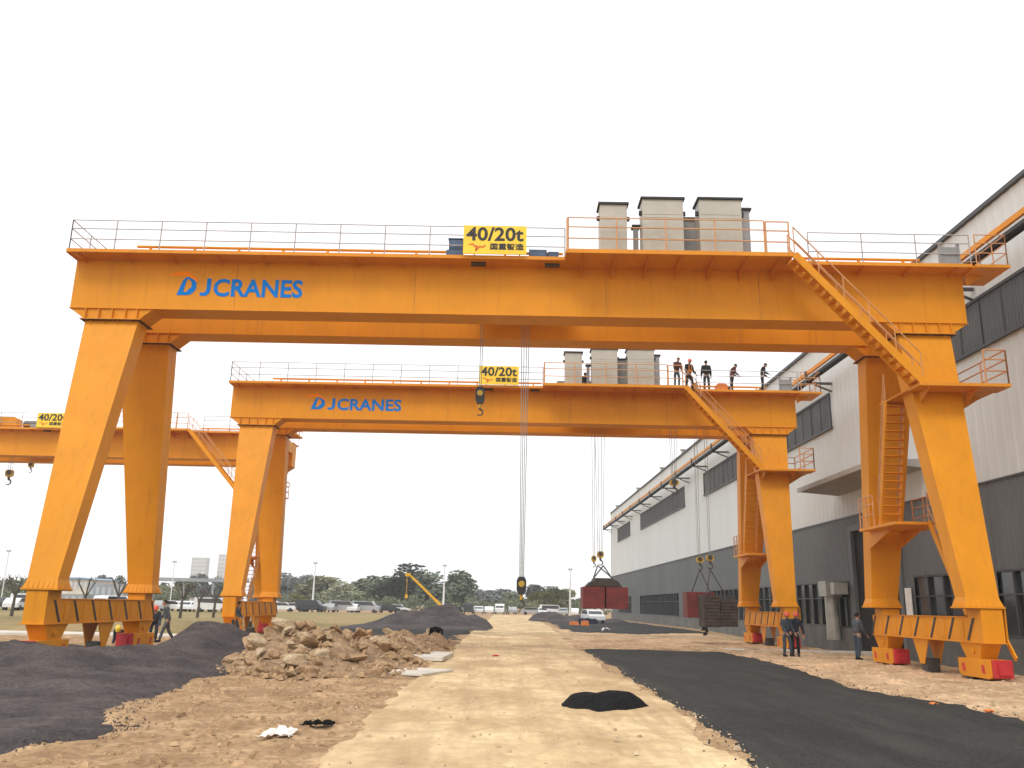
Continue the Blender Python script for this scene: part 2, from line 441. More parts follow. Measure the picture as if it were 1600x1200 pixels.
HB = [(-6.1, 26, 1.2, 1.9, .85), (-5.0, 26.0, 1.2, 1.8, .78), (-4.2, 28.2, 1.0, 2, .65), (-3.6, 32.5, 1.1, 2.4, .68), (-2.9, 37, .9, 3, .5), (-4.6, 23.4, 1.3, 1.0, .28)]
heap = mound('soil_heap', heap_poly, HB, .1, M['heap'], 'heap of brown soil under the broken rubble chunks, left of the road', rag=.15, rough=.16, cat='soil heap')

def top_z(obj_polys, x, y):     # height on the soil heap
    h = 0
    for (cx, cy, sx, sy, hh) in HB:
        g = hh*math.exp(-((x-cx)/sx)**2-((y-cy)/sy)**2); h = max(h, g)+.25*min(h, g)
    s = float(sdist(np.array([x]), np.array([y]), heap_poly)[0]); k = min(max(s/.6, 0), 1)
    return float(gz(np.array([x]), np.array([y]))[0])+.06+h*k*k*(3-2*k)

def rock_mesh(name, seed, mt, n=14, flat=1.0):
    r = random.Random(seed); bm = bmesh.new()
    for i in range(n):
        v = Vector((r.uniform(-1, 1), r.uniform(-1, 1), r.uniform(-1, 1)))
        v = v.normalized()*r.uniform(.75, 1.0)
        v.z *= flat
        bm.verts.new(v)
    bmesh.ops.convex_hull(bm, input=bm.verts)
    for v in [v for v in bm.verts if not v.link_faces]: bm.verts.remove(v)
    bmesh.ops.bevel(bm, geom=list(bm.edges), offset=.05, segments=1, affect='EDGES')
    bmesh.ops.subdivide_edges(bm, edges=bm.edges, cuts=1, use_grid_fill=True)
    for v in bm.verts: v.co += Vector((r.uniform(-1, 1), r.uniform(-1, 1), r.uniform(-1, 1)))*.025
    me = bpy.data.meshes.new(name); bm.to_mesh(me); bm.free(); me.materials.append(mt)
    return me
rocks = [rock_mesh('rubble_chunk', s, M['rubble'] if s % 4 else M['rubblel'], n=9+s % 6, flat=(.55, .8, .45)[s % 3]) for s in range(14)]
def rock(x, y, z, s, k, label, group, name='rubble_chunk', cat='rock', rz=None, tilt=.5):
    o = bpy.data.objects.new(name, rocks[k % 14]); COL.objects.link(o)
    o.location = (x, y, z); o.scale = (s, s*rnd.uniform(.7, 1), s*rnd.uniform(.7, 1.05))
    o.rotation_euler = (rnd.uniform(-tilt, tilt), rnd.uniform(-tilt, tilt), rnd.uniform(0, 6.28) if rz is None else rz)
    tag(o, label, cat, group); return o
# individually distinct chunks
rock(-6.15, 25.6, 1.10, .50, 4, 'biggest pale orange boulder on top of the rubble, nearest the crane leg', None, tilt=.2)
rock(-5.5, 26.0, 1.1, .34, 1, 'brown block just right of the biggest boulder on the rubble crest', None)
rock(-4.75, 26.2, 1.05, .38, 2, 'tilted brown slab on the middle of the rubble crest', None)
rock(-4.2, 27.4, .92, .30, 5, 'grey brown block on the right shoulder of the rubble crest', None)
rock(-3.7, 27.6, .72, .30, 8, 'pale flat stone leaning on the right shoulder of the rubble', None)
rock(-3.0, 30.4, .55, .34, 12, 'whitish flat stone on the second, lower hump of the rubble', None)
GRP = 'broken brown chunks covering the rubble heap'
for i in range(240):
    while True:
        x = rnd.uniform(-7.4, -1.9); y = 21.6+18.4*rnd.random()**1.5
        s = float(sdist(np.array([x]), np.array([y]), heap_poly)[0])
        if s > .05: break
    sz = rnd.choice([.13, .17, .2, .26, .32, .42])*(1 if y < 31 else .75)
    if y > 32 and rnd.random() < .3: continue
    rock(x, y, top_z(None, x, y)+sz*.22, sz, rnd.randrange(14), 'angular brown chunk lying among many others on the rubble heap', GRP)

# small stones scattered over the dirt: nobody could count them
def scatter(name, n, region, smin, smax, mt, seed, zadd=0.0):
    r = random.Random(seed); mb = MB()
    k = 0
    while k < n:
        y = region[2]+(region[3]-region[2])*(r.random()**1.6); x = r.uniform(region[0], region[1])
        if len(region) > 4:
            if float(sdist(np.array([x]), np.array([y]), region[4])[0]) < .1: k += .25; continue
        s = r.uniform(smin, smax)*(r.random()**1.5+.25)
        z = float(gz(np.array([x]), np.array([y]))[0])+zadd
        a = r.uniform(0, 6.28); ca, sa = math.cos(a), math.sin(a)
        pts = []
        for (u, v, w) in ((-1, -.7, -.3), (1, -.6, -.3), (.8, .8, -.3), (-.7, .9, -.3), (-.5, -.4, .7), (.5, -.35, .8), (.45, .4, .6), (-.4, .5, .75)):
            u *= r.uniform(.7, 1.2); v *= r.uniform(.7, 1.2); w *= r.uniform(.6, 1.2)
            pts.append((x+s*(u*ca-v*sa), y+s*(u*sa+v*ca), z+s*w*.8))
        mb.hexa(pts); k += 1
    o = mb.build(name, mt, fixn=False); tag(o, kind='stuff'); return o
LEFTD = [(-6.2, 5), (-2.2, 5), (-2.2, 22), (-6.6, 22), (-6.4, 15), (-5.3, 13), (-6, 11)]
scatter('loose_stones', 1500, (-6.6, -2.1, 8.5, 23, LEFTD), .015, .075, M['rubble'], 1)
scatter('loose_gravel', 900, (8.8, 17.2, 14, 45, [(9.5, 13), (8.9, 22), (9.7, 29), (10, 40), (17.3, 42), (17.3, 13)]), .02, .10, M['rubblel'], 2, .02)
scatter('road_grit', 420, (-2.2, 3.4, 9, 45), .012, .045, M['rubblel'], 3, .04)

def edge_spill(name, poly, n, mt, seed, off, smin, smax, ymax=40, inner=False):
    r = random.Random(seed); mb = MB(); k = 0
    while k < n:
        i = r.randrange(len(poly)); a = poly[i]; b = poly[(i+1) % len(poly)]; t = r.random()
        L = math.hypot(b[0]-a[0], b[1]-a[1])
        d = abs(r.gauss(0, off))*(1 if not inner else -1)
        nx, ny = (b[1]-a[1])/L, -(b[0]-a[0])/L
        x = a[0]+(b[0]-a[0])*t; y = a[1]+(b[1]-a[1])*t
        sg = 1 if float(sdist(np.array([x+nx*.1]), np.array([y+ny*.1]), poly)[0]) < 0 else -1
        x += nx*sg*d; y += ny*sg*d
        if not (8 < y < ymax) or abs(x) > 12: continue
        s_ = r.uniform(smin, smax)*(r.random()**1.5+.3); z = float(gz(np.array([x]), np.array([y]))[0])+.035
        mb.hexa([(x-s_, y-s_, z-s_), (x+s_*r.uniform(.6, 1.2), y-s_, z-s_), (x+s_, y+s_*r.uniform(.6, 1.2), z-s_), (x-s_, y+s_, z-s_), (x-s_*.5, y-s_*.4, z+s_*.7), (x+s_*.5, y-s_*.5, z+s_*.5), (x+s_*.4, y+s_*.5, z+s_*.7), (x-s_*.5, y+s_*.4, z+s_*.4)]); k += 1
    return tag(mb.build(name, mt, fixn=False), kind='stuff')
edge_spill('spilled_grit', ASPH, 700, M['asphalt'], 31, .2, .004, .014)
edge_spill('spilled_sand', ASPH, 400, M['rubblel'], 32, .5, .004, .013, inner=True)
edge_spill('spilled_gravel', LASP, 800, M['mound'], 33, .25, .005, .015)
edge_spill('road_edge_crumbs', ROAD, 900, M['rubblel'], 34, .4, .005, .018)
r = random.Random(77); mb = MB(); k = 0
while k < 1500:
    x = r.uniform(-7.6, -1.7); y = 21.4+18*r.random()**1.4
    if float(sdist(np.array([x]), np.array([y]), heap_poly)[0]) < -.25: continue
    z = top_z(None, x, y); q = r.uniform(.02, .085)
    P8 = [(x+q*a*r.uniform(.6, 1.3), y+q*b*r.uniform(.6, 1.3), z+q*c*r.uniform(.5, 1.2)) for (a, b, c) in ((-1, -1, -.4), (1, -1, -.4), (1, 1, -.4), (-1, 1, -.4), (-.5, -.5, .8), (.5, -.5, .8), (.5, .5, .8), (-.5, .5, .8))]
    mb.hexa(P8); k += 1
tag(mb.build('rubble_debris', M['rubble'], fixn=False), kind='stuff')

def slab(name, pts, z, th, mt, label, cat):
    mb = MB(); mb.prism(pts, 'z', z, z+th); return tag(mb.build(name, mt, bevel=.01), label, cat)
slab('concrete_slab', [(-2.95, 29.0), (-1.75, 28.6), (-1.55, 31.6), (-2.5, 32.2)], .04, .13, M['concrete'], 'pale broken concrete slab lying beside the far end of the rubble', 'slab')
slab('concrete_slab', [(-3.0, 23.2), (-1.9, 22.8), (-1.2, 24.6), (-2.4, 25.1)], .03, .06, M['concrete'], 'thin pale slab on the road edge in front of the rubble', 'slab')
r_ = random.Random(5)
def crumple(name, cx, cy, rx, ry, h, mt, label, cat, seed):
    r = random.Random(seed); bm = bmesh.new()
    bmesh.ops.create_grid(bm, x_segments=10, y_segments=8, size=1)
    for v in bm.verts:
        x, y = v.co.x, v.co.y
        rr = 1-.25*r.random()*(abs(x) > .85 or abs(y) > .85)
        v.co = Vector((x*rx*rr+.3*y*rx, y*ry*rr, h*(r.random()*.7+.3*(1-x*x))))
    me = bpy.data.meshes.new(name); bm.to_mesh(me); bm.free(); me.materials.append(mt)
    o = bpy.data.objects.new(name, me); COL.objects.link(o)
    o.location = (cx, cy, float(gz(np.array([cx]), np.array([cy]))[0])+.03)
    o.rotation_euler = (0, 0, .3)
    md = o.modifiers.new('solid', 'SOLIDIFY'); md.thickness = .008
    return tag(o, label, cat)
crumple('plastic_sheet', -2.93, 12.45, .23, .38, .07, M['white'], 'crumpled white plastic sheet on the brown dirt in the foreground', 'plastic sheet', 3)
crumple('black_rag', -2.62, 13.5, .24, .13, .1, M['soot'], 'black rag on the dirt just behind the white plastic sheet', 'rag', 4)
crumple('black_bag', -2.35, 33.9, .28, .3, .38, M['soot'], 'black plastic bag on the far hump of the rubble', 'bag', 5).location.z = .62
crumple('white_bag', 8.15, 68, .35, .35, .3, M['white'], 'small white bag at the edge of the far gravel yard', 'bag', 6)
crumple('red_rag', -.07, 32.2, .14, .15, .07, M['red'], 'small red rag lying on the middle of the sandy road', 'rag', 8)
rk = rock(3.28, 18.9, .1, .085, 3, 'single pale stone on the edge of the black asphalt', None, name='loose_stone', tilt=.2)
for (x, y, lb) in ((8.6, 17.9, 'left of the two orange scraps on the asphalt edge'), (9.2, 17.0, 'right of the two orange scraps on the asphalt edge')):
    crumple('orange_scrap', x, y, .09, .09, .06, M['orangebox'], lb, 'scrap', int(x*10))

# ------------------------------------------------------------------ text
def text_obj(name, body, size, mt, loc, parent, width=None, bold=0.0, depth=.006, sx=1.0):
    cu = bpy.data.curves.new(name, 'FONT'); cu.body = body; cu.size = size; cu.extrude = depth; cu.offset = bold; cu.space_character = 1.02
    cu.resolution_u = 3
    tmp = bpy.data.objects.new('tmp_text', cu); COL.objects.link(tmp)
    bpy.context.view_layer.update()
    me = bpy.data.meshes.new_from_object(tmp.evaluated_get(bpy.context.evaluated_depsgraph_get()))
    bpy.data.objects.remove(tmp)
    n = len(me.vertices); co = np.zeros(n*3); me.vertices.foreach_get('co', co); co = co.reshape(-1, 3)
    w = co[:, 0].max()-co[:, 0].min()
    k = (width/w) if width else sx
    co[:, 0] = (co[:, 0]-co[:, 0].min())*k
    co = np.stack([co[:, 0], -co[:, 2], co[:, 1]], 1)      # stand it up facing -Y
    me.vertices.foreach_set('co', co.ravel()); me.update()
    me.materials.clear(); me.materials.append(mt)
    me.name = name
    o = bpy.data.objects.new(name, me); COL.objects.link(o); o.parent = parent; o.location = loc
    return o

# ------------------------------------------------------------------ handrails and stairs
def rail_mb(mb, pts, h=1.1, step=1.55, mids=(.72, .38), r=.019, endposts=True, m=0):
    for a, b in zip(pts[:-1], pts[1:]):
        a = Vector(a); b = Vector(b)
        n = max(1, round((b-a).length/step))
        for i in range(n+1):
            if i == 0 and not endposts: continue
            p = a.lerp(b, i/n); mb.tube(p, p+Vector((0, 0, h)), r*1.15, 5, m)
        for z in (h,)+tuple(h*k for k in mids):
            mb.tube(a+Vector((0, 0, z)), b+Vector((0, 0, z)), r, 5, m)

def stair(root, a, b, side, w, treads, name='stair', rails=(0, 1), depth=.24, hh=.95):
    """a: top, b: bottom (inner edge), side: unit vector across the stair"""
    a = Vector(a); b = Vector(b); s = Vector(side)
    st = MB()
    d = (b-a).normalized(); nrm = d.cross(s).normalized()
    for k in (0, 1):
        o = s*(w*k); st.bar(a+o, b+o, .05, depth, up=nrm)
    hd = Vector((d.x, d.y, 0)).normalized()
    for i in range(treads):
        c = a.lerp(b, (i+.6)/treads)
        p0 = c+s*.02; p1 = c+s*(w-.02)
        st.bar(p0, p1, .24, .035, up=(0, 0, 1))
    o = st.build(name, M['orange'], root)
    rm = MB()
    for k in rails:
        off = s*(w*k)
        n = 5
        for z in (hh, hh*.52): rm.tube(a+off+Vector((0, 0, z)), b+off+Vector((0, 0, z)), .022, 6)
        for i in range(n+1):
            p = a.lerp(b, i/n)+off; rm.tube(p, p+Vector((0, 0, hh)), .02, 5)
    rm.build('handrail', M['rail'], o)
    return o

# ------------------------------------------------------------------ gantry crane
ZB, ZT, ZF, ZD = 11.294, 12.99, 10.874, 13.05
XL, XR = -14.75, 15.54
LEGS = {'l': ((-14.22, -12.42), (-13.39, -12.52)), 'r': ((13.20, 14.98), (13.22, 14.15))}
def make_crane():
    root = empty('gantry_crane', (0, 0, 0), 0)
    # two box girders
    for (y0, y1) in ((0, .95), (2.7, 3.65)):
        g = MB()
        g.box(XL, XR, y0, y1, ZB, ZT)
        g.box(XL-.03, XR+.03, y0-.03, y1+.03, ZB-.025, ZB-.001)       # bottom flange
        g.box(XL-.03, XR+.03, y0-.05, y1+.05, ZT+.001, ZT+.03)
        for (a, b, c, d) in ((-14.75, -11.95, -14.25, -12.38), (12.78, 15.54, 13.17, 15.02)):   # haunch over the legs
            g.prism([(a, ZB-.027), (b, ZB-.027), (d, ZF+.035), (c, ZF+.035)], 'y', y0+.03, y1-.03)
            g.box(c-.08, d+.08, y0-.06, y1+.06, ZF+.002, ZF+.034)
            jm = MB(); jm.box(c-.09, d+.09, y0-.07, y1+.07, ZF-.012, ZF+.001)  # thin dark strip, paints the shade line between haunch and leg
            jm.build('joint_shade_strip', M['joint'], root)
            for t in (.04, .28, .52, .76, .97):         # stiffener fins across the bolted joint
                x = c+(d-c)*t
                g.box(x-.012, x+.012, y0-.07, y0+.03, ZF+.035, ZB-.03)
        o = g.build('main_girder', M['orange'], root)
        # welded seams, hatches
        for x in (-9.2, -3.1, 3.4, 8.6, 11.4):
            s = MB(); s.box(x-.014, x+.014, y0-.006, y0+.02, ZB+.01, ZT-.01)
            s.build('weld_seam', M['seam'], o)
        if y0 == 0:
            for x in (-.95, 1.55):
                h = MB(); h.box(x-.25, x+.25, -.42, -.24, ZT-.06, ZD-.045)
                h.build('deck_lamp', M['dark'], root)
    for x in (XL+.02, XR-.92):
        e = MB(); e.box(x, x+.9, .95, 2.7, 12.2, 12.95); e.build('end_beam', M['orange'], root)
    # decks
    d = MB()
    d.box(-14.72, 2.0, -.72, .93, ZD-.03, ZD); d.box(9.32, 15.52, -.72, .93, ZD-.03, ZD)
    d.box(-14.74, 2.0, -.78, -.722, ZD-.06, ZD+.06); d.box(9.32, 15.52, -.78, -.722, ZD-.06, ZD+.06)
    d.box(-14.78, -14.722, -.72, 4.4, ZD-.06, ZD+.06)
    for i in range(20):
        x = -14.4+i*1.55
        if not 2.0 < x < 9.3: d.prism([(-.70, ZD-.032), (-.02, ZD-.032), (-.02, ZD-.18), (-.70, ZD-.07)], 'x', x, x+.012)
    d.build('walkway', M['deck'], root)
    d = MB()
    d.box(2.0, 9.32, -1.38, .93, ZD-.028, ZD+.004); d.box(1.95, 9.36, -1.45, -1.382, ZD-.07, ZD+.07)
    d.box(1.95, 1.998, -1.38, -.70, ZD-.07, ZD+.07); d.box(9.322, 9.36, -1.38, -.70, ZD-.07, ZD+.07)
    for i in range(7):
        x = 2.5+i*1.08
        d.prism([(-1.36, ZD-.03), (-.01, ZD-.03), (-.01, ZD-.42), (-1.36, ZD-.08)], 'x', x, x+.014)
    d.build('wide_walkway', M['deck'], root)
    d = MB(); d.box(-14.72, 15.5, 2.72, 4.4, ZD-.03, ZD); d.box(-14.74, 15.52, 4.402, 4.45, ZD-.06, ZD+.06)
    d.build('walkway', M['deck'], root)
    # conductor-side platform at the right end
    d = MB(); d.box(15.53, 16.67, -.95, .75, ZD-.12, ZD-.02); d.prism([(15.55, ZD-.122), (16.2, ZD-.122), (15.55, ZD-.5)], 'y', -.2, -.17)
    p = d.build('end_platform', M['deck'], root)
    rm = MB(); rail_mb(rm, [(15.6, -.9, ZD), (16.62, -.9, ZD), (16.62, .7, ZD), (15.6, .7, ZD)], 1.05, .7); rm.build('handrail', M['rail'], p)
    # handrails
    rm = MB(); rail_mb(rm, [(-14.68, -.74, ZD), (1.95, -.74, ZD)]); rail_mb(rm, [(-14.68, 4.4, ZD), (-14.68, -.74, ZD)], step=1.3)
    rail_mb(rm, [(10.1, -.74, ZD), (15.5, -.74, ZD)]); rm.build('handrail', M['railgrey'], root)
    rm = MB(); rail_mb(rm, [(2.0, -1.42, ZD), (8.45, -1.42, ZD)], 1.18, r=.022); rail_mb(rm, [(8.5, -1.42, ZD), (9.25, -1.42, ZD)], 1.15, .8, r=.026)
    rm.tube((2.0, -1.42, ZD), (2.0, -1.42, ZD+1.18), .045, 6); rm.build('handrail', M['rail'], root)
    rm = MB(); rail_mb(rm, [(-14.68, 4.4, ZD), (15.5, 4.4, ZD)]); rm.build('handrail', M['railgrey'], root)
    # cable track along the front deck
    for (a, b) in ((-12.5, 1.9), (9.9, 13.9)):
        tb = MB()
        tb.tube((a, -.5, ZD+.27), (b, -.5, ZD+.27), .05, 8)
        x = a+.45
        while x < b:
            tb.bar((x, -.5, ZD), (x, -.5, ZD+.23), .07, .07); x += 1.5
        tb.build('cable_track', M['orange'], root)
    rl = MB(); rl.box(-14.5, 15.3, .80, .88, ZT+.03, ZT+.16); rl.box(-14.5, 15.3, 2.78, 2.86, ZT+.03, ZT+.16)
    rl.build('trolley_rail', M['dark'], root)
    # electrical cabinets on the wide deck
    for (a, b, y0, y1, z1, kind) in ((3.10, 4.0, -1.1, -.5, 14.88, 0), (4.52, 5.88, -1.1, -.4, 15.10, 0), (6.42, 7.83, -1.1, -.4, 15.12, 0), (5.7, 6.5, -.2, .4, 14.8, 1), (7.86, 8.15, -.9, -.3, 14.85, 1), (4.30, 4.46, -.5, -.3, 14.35, 1)):
        c = MB(); mt_ = M['cabinet'] if kind == 0 else M['cabgrey']
        c.box(a, b, y0, y1, ZD+.13, z1)
        if kind == 0:
            for z in (ZD+.62, ZD+1.02, ZD+1.38): c.box(a+.03, b-.03, y0-.012, y0-.001, z, z+.02)
            c.box(a+.04, b-.04, y0-.01, y0-.001, z1-.55, z1-.06)
        cb = c.build('electrical_cabinet', mt_, root, bevel=.012)
        t = MB(); t.box(a+.02, b-.02, y0+.02, y1-.02, ZD+.005, ZD+.128)
        t.build('plinth', M['dark'], cb)
        t = MB(); t.box(a-.06, b+.06, y0-.07, y1+.07, z1+.001, z1+.07)
        if kind == 0:
            for x in (a-.05, b+.05): t.box(x-.05, x+.05, y0+.1, y0+.2, z1-.52, z1-.38)
        t.build('cabinet_roof', M['black'], cb)
    # small switch box near the right end
    c = MB(); c.box(14.6, 15.1, -.7, -.4, ZD+.01, ZD+.68); c.box(14.52, 14.6, -.72, -.6, ZD+.01, ZD+.85); c.box(15.1, 15.18, -.72, -.6, ZD+.01, ZD+.8)
    c.build('switch_box', [M['cabgrey']], root)
    # load sign
    s = MB(); s.box(-1.45, .66, -.90, -.86, 13.11, 14.13); sg = s.build('load_sign', M['yellow'], root)
    text_obj('load_text', '40/20t', .66, M['ink'], (-1.36, -.905, 13.60), sg, width=1.92, bold=.016)
    text_obj('small_text', '国重智造', .24, M['ink'], (-.55, -.905, 13.29), sg, width=1.12, bold=.006)
    sc = MB()
    pts = [(-1.26, 13.44), (-1.12, 13.46), (-1.06, 13.36), (-.98, 13.40), (-1.03, 13.22), (-.90, 13.38), (-.82, 13.34), (-.70, 13.42)]
    for a, b in zip(pts[:-1], pts[1:]): sc.bar((a[0], -.906, a[1]), (b[0], -.906, b[1]), .008, .045, up=(0, 0, 1))
    sc.build('red_signature', M['redink'], sg)
    # lettering on the front girder: swooshed D, then JCRANES
    w0 = text_obj('company_lettering', 'CRANES', .86, M['logoblue'], (-9.96, -.008, 11.79), root, width=3.04, bold=.022)
    jl = MB(); jo = [(-10.20, 12.41), (-10.06, 12.41), (-10.06, 11.99), (-10.09, 11.88), (-10.17, 11.80), (-10.28, 11.77), (-10.40, 11.79), (-10.40, 11.91), (-10.30, 11.89), (-10.23, 11.92), (-10.20, 12.0)]
    jl.prism(jo, 'y', -.014, -.002); jl.build('company_lettering', M['logoblue'], root)
    lg = MB()
    outer = [(-11.20, 11.79), (-11.02, 12.33), (-10.93, 12.43), (-10.80, 12.46), (-10.66, 12.40), (-10.56, 12.24), (-10.54, 12.05), (-10.60, 11.93), (-10.72, 11.82), (-10.86, 11.79)]
    inner = [(-10.98, 11.92), (-10.90, 12.30), (-10.86, 12.37), (-10.80, 12.36), (-10.73, 12.26), (-10.71, 12.12), (-10.74, 12.06), (-10.80, 12.02), (-10.86, 11.93), (-10.92, 11.90)]
    n = len(outer); vs = [(x, -.012, z) for x, z in outer]+[(x, -.012, z) for x, z in inner]
    lg.add(vs, [(i, (i+1) % n, n+(i+1) % n, n+i) for i in range(n)])
    lo = lg.build('company_emblem', M['logoblue'], root)
    sw = MB(); N = 14
    top = []; bot = []
    for i in range(N+1):
        t = i/N
        x = -11.50+1.0*t; z = 12.52+.06*math.sin(t*2.0)-.30*max(0, t-.55)**1.5*3.2
        th = .018+.062*math.sin(math.pi*min(1, t*1.05))
        top.append((x, -.013, z+th)); bot.append((x+(.05 if t > .6 else 0)*-1, -.013, z-th))
    sw.add(top+bot, [(i, i+1, N+2+i, N+1+i) for i in range(N)])
    sw.build('swoosh', M['logoorange'], lo)
    # legs
    for k in ('l', 'r'):
        (ta, tb_), (ba, bb) = LEGS[k]
        for (y0, y1, b0, b1, nm) in ((.10, .84, -2.50, -1.88, 'f'), (2.80, 3.55, 4.08, 4.70, 'r')):
            g = MB(); zb = 2.02
            g.hexa([(ba, b0, zb+.25), (bb, b0, zb+.25), (bb, b1, zb+.25), (ba, b1, zb+.25), (ta, y0, ZF-.002), (tb_, y0, ZF-.002), (tb_, y1, ZF-.002), (ta, y1, ZF-.002)])
            g.hexa([(ba-.07, b0-.09, zb), (bb+.07, b0-.09, zb), (bb+.07, b1+.09, zb), (ba-.07, b1+.09, zb), (ba, b0, zb+.25), (bb, b0, zb+.25), (bb, b1, zb+.25), (ba, b1, zb+.25)])
            g.box(ba-.10, bb+.10, b0-.12, b1+.12, zb-.05, zb-.001)
            jm = MB(); jm.box(ba-.085, bb+.085, b0-.105, b1+.105, zb-.066, zb-.051); jm.build('joint_shade_strip', M['joint'], root)  # same painted shade strip under the foot flange
            for i in range(6):       # gusset fins round the bolted flange
                x = ba+(bb-ba)*(i+.5)/6
                g.prism([(b0-.115, zb), (b0-.02, zb), (b0-.02, zb+.22)], 'x', x-.01, x+.01)
                g.prism([(b1+.115, zb), (b1+.02, zb), (b1+.02, zb+.22)], 'x', x-.01, x+.01)
            for i in range(4):
                y = b0+(b1-b0)*(i+.5)/4
                for xx, sg_ in ((ba, -1), (bb, 1)):
                    g.prism([(xx+sg_*.095, zb), (xx, zb), (xx, zb+.22)], 'y', y-.01, y+.01)
            for i in range(4):
                x = ta+(tb_-ta)*(i+.5)/4
                g.box(x-.01, x+.01, y0-.07, y0+.02, ZF-.20, ZF)
            g.build('leg', M['orange'], root)
        # sill beam
        sx0, sx1 = (-13.32, -12.70) if k == 'l' else (13.55, 14.16)
        g = MB(); zt, zb = 1.72, 1.05
        g.box(sx0, sx1, -2.58, 4.95, zb, zt)
        g.box(sx0-.05, sx1+.05, -2.64, 5.0, zb-.03, zb-.001)
        g.box(sx0-.04, sx1+.04, -1.80, 4.0, zt+.001, zt+.02)
        g.box(sx0+.002, sx1-.002, -2.576, -1.82, zt+.001, 1.968); g.box(sx0+.002, sx1-.002, 4.06, 4.72, zt+.001, 1.968)
        inner = sx1 if k == 'l' else sx0; s_ = 1 if k == 'l' else -1
        for i in range(7):
            y = -2.15+i*1.14
            yb = y+.40
            a, b = inner+s_*.002, inner+s_*.014
            for (xa, xb) in ((min(a, b), max(a, b)),):
                g.hexa([(xa, yb-.06, zb+.03), (xb, yb-.06, zb+.03), (xb, yb+.06, zb+.03), (xa, yb+.06, zb+.03), (xa, y-.06, zt-.02), (xb, y-.06, zt-.02), (xb, y+.06, zt-.02), (xa, y+.06, zt-.02)], 1)
        for i in range(6):
            y = -1.62+i*1.14
            g.box(min(inner+s_*.002, inner+s_*.02), max(inner+s_*.002, inner+s_*.02), y-.02+.10, y+.30+.06, zb+.08, zt-.08)
        sill = g.build('sill_beam', [M['orange'], M['stripe']], root)
        c = MB()
        for xx in (sx0+.04, sx1-.07):       # rail clamp hanging from the sill
            c.prism([(.85, zb-.031), (1.95, zb-.031), (1.62, .42), (1.55, .25), (1.25, .25), (1.18, .42)], 'x', xx, xx+.03)
        c.box(sx0+.1, sx1-.1, 1.2, 1.6, .02, .42, 1)
        c.build('rail_clamp', [M['orange'], M['dark']], sill)
        # bogies
        for (ya, yb) in ((-2.72, -.95), (3.62, 5.35)):
            g = MB(); xa, xb = (-13.33, -12.72) if k == 'l' else (13.58, 14.16)
            yc = -2.2+.45 if ya < 0 else 4.45
            g.hexa([(xa+.05, yc-.38, .58), (xb-.05, yc-.38, .58), (xb-.05, yc+.38, .58), (xa+.05, yc+.38, .58), (xa-.0, yc-.62, zb-.032), (xb+.0, yc-.62, zb-.032), (xb+.0, yc+.62, zb-.032), (xa-.0, yc+.62, zb-.032)])
            g.prism([(ya, .14), (ya+.12, .08), (yb-.12, .08), (yb, .2), (yb, .58), (ya, .60)], 'x', xa, xb)
            g.tube((xa-.02, yc-.1, .80), (xb+.02, yc-.1, .80), .09, 12)
            bo = g.build('bogie', M['orange'], root, bevel=.012)
            for y in (ya+.42, yb-.42):
                wm = MB(); wm.tube((xa+.1, y, .20), (xb-.1, y, .20), .2, 20); wm.tube((xa+.06, y, .20), (xa+.1, y, .20), .24, 20)
                wm.build('wheel', M['wheel'], bo)
            bf = MB(); bf.box(xa+.03, xb-.03, ya-.14, ya-.003, .12, .60); bf.box(xa+.14, xb-.14, ya-.2, ya-.142, .2, .5)
            bf.build('buffer', M['red'], bo, bevel=.01)
            for y in (ya+.4, yb-.3):
                for xx in (xa-.022, xb+.001):
                    bf = MB(); bf.prism([(y-.1, .22), (y+.02, .22), (y+.06, .44), (y-.06, .44)], 'x', xx, xx+.02)
                    bf.build('red_mark', M['red'], bo)
    # top stair from the wide deck down to the leg platform
    stair(root, (9.38, -.86, ZD), (13.15, -.86, 8.83), (0, -1, 0), .62, 19, rails=(0, 1))
    # platform round the right front leg
    d = MB(); zp = 8.8
    d.box(13.0, 15.85, -1.55, -.70, zp-.1, zp); d.box(13.0, 15.85, -.698, 1.55, zp-.05, zp-.004)
    d.prism([(-1.5, zp-.102), (-.72, zp-.102), (-.62, zp-.5)], 'x', 13.35, 13.38); d.prism([(-1.5, zp-.102), (-.72, zp-.102), (-.62, zp-.5)], 'x', 14.85, 14.88)
    d.prism([(14.9, zp-.052), (15.8, zp-.052), (14.9, zp-.62)], 'y', .2, .23)
    pl = d.build('leg_platform', M['deck'], root)
    rm = MB(); rail_mb(rm, [(15.8, -1.5, zp), (15.8, 1.5, zp)], 1.1, 1.5, r=.026); rail_mb(rm, [(15.8, 1.5, zp), (13.9, 1.5, zp)], 1.1, 1.0, r=.024)
    rail_mb(rm, [(15.8, -1.5, zp), (15.1, -1.5, zp)], 1.1, 1.0, r=.026)
    rm.build('handrail', M['rail'], pl)
    # steep stair down to the rear leg platform
    stair(root, (13.02, 1.05, zp), (13.02, 2.35, 4.7), (1, 0, 0), .66, 15, rails=(0, 1), depth=.16)
    d = MB(); zm = 4.68
    d.box(12.75, 14.75, .55, 3.55, zm-.09, zm)
    d.prism([(3.5, zm-.092), (1.7, zm-.092), (3.8, zm-.7)], 'x', 13.15, 13.18); d.prism([(3.5, zm-.092), (1.7, zm-.092), (3.8, zm-.7)], 'x', 14.2, 14.23)
    pl = d.build('leg_platform', M['deck'], root)
    rm = MB(); rail_mb(rm, [(12.8, 2.3, zm), (12.8, 3.5, zm)], 1.05, .6, r=.024); rm.build('handrail', M['rail'], pl); rm = MB(); rail_mb(rm, [(14.7, 3.5, zm), (14.7, .9, zm)], 1.05, 1.0, r=.024)
    rm.build('handrail', M['rail'], pl)
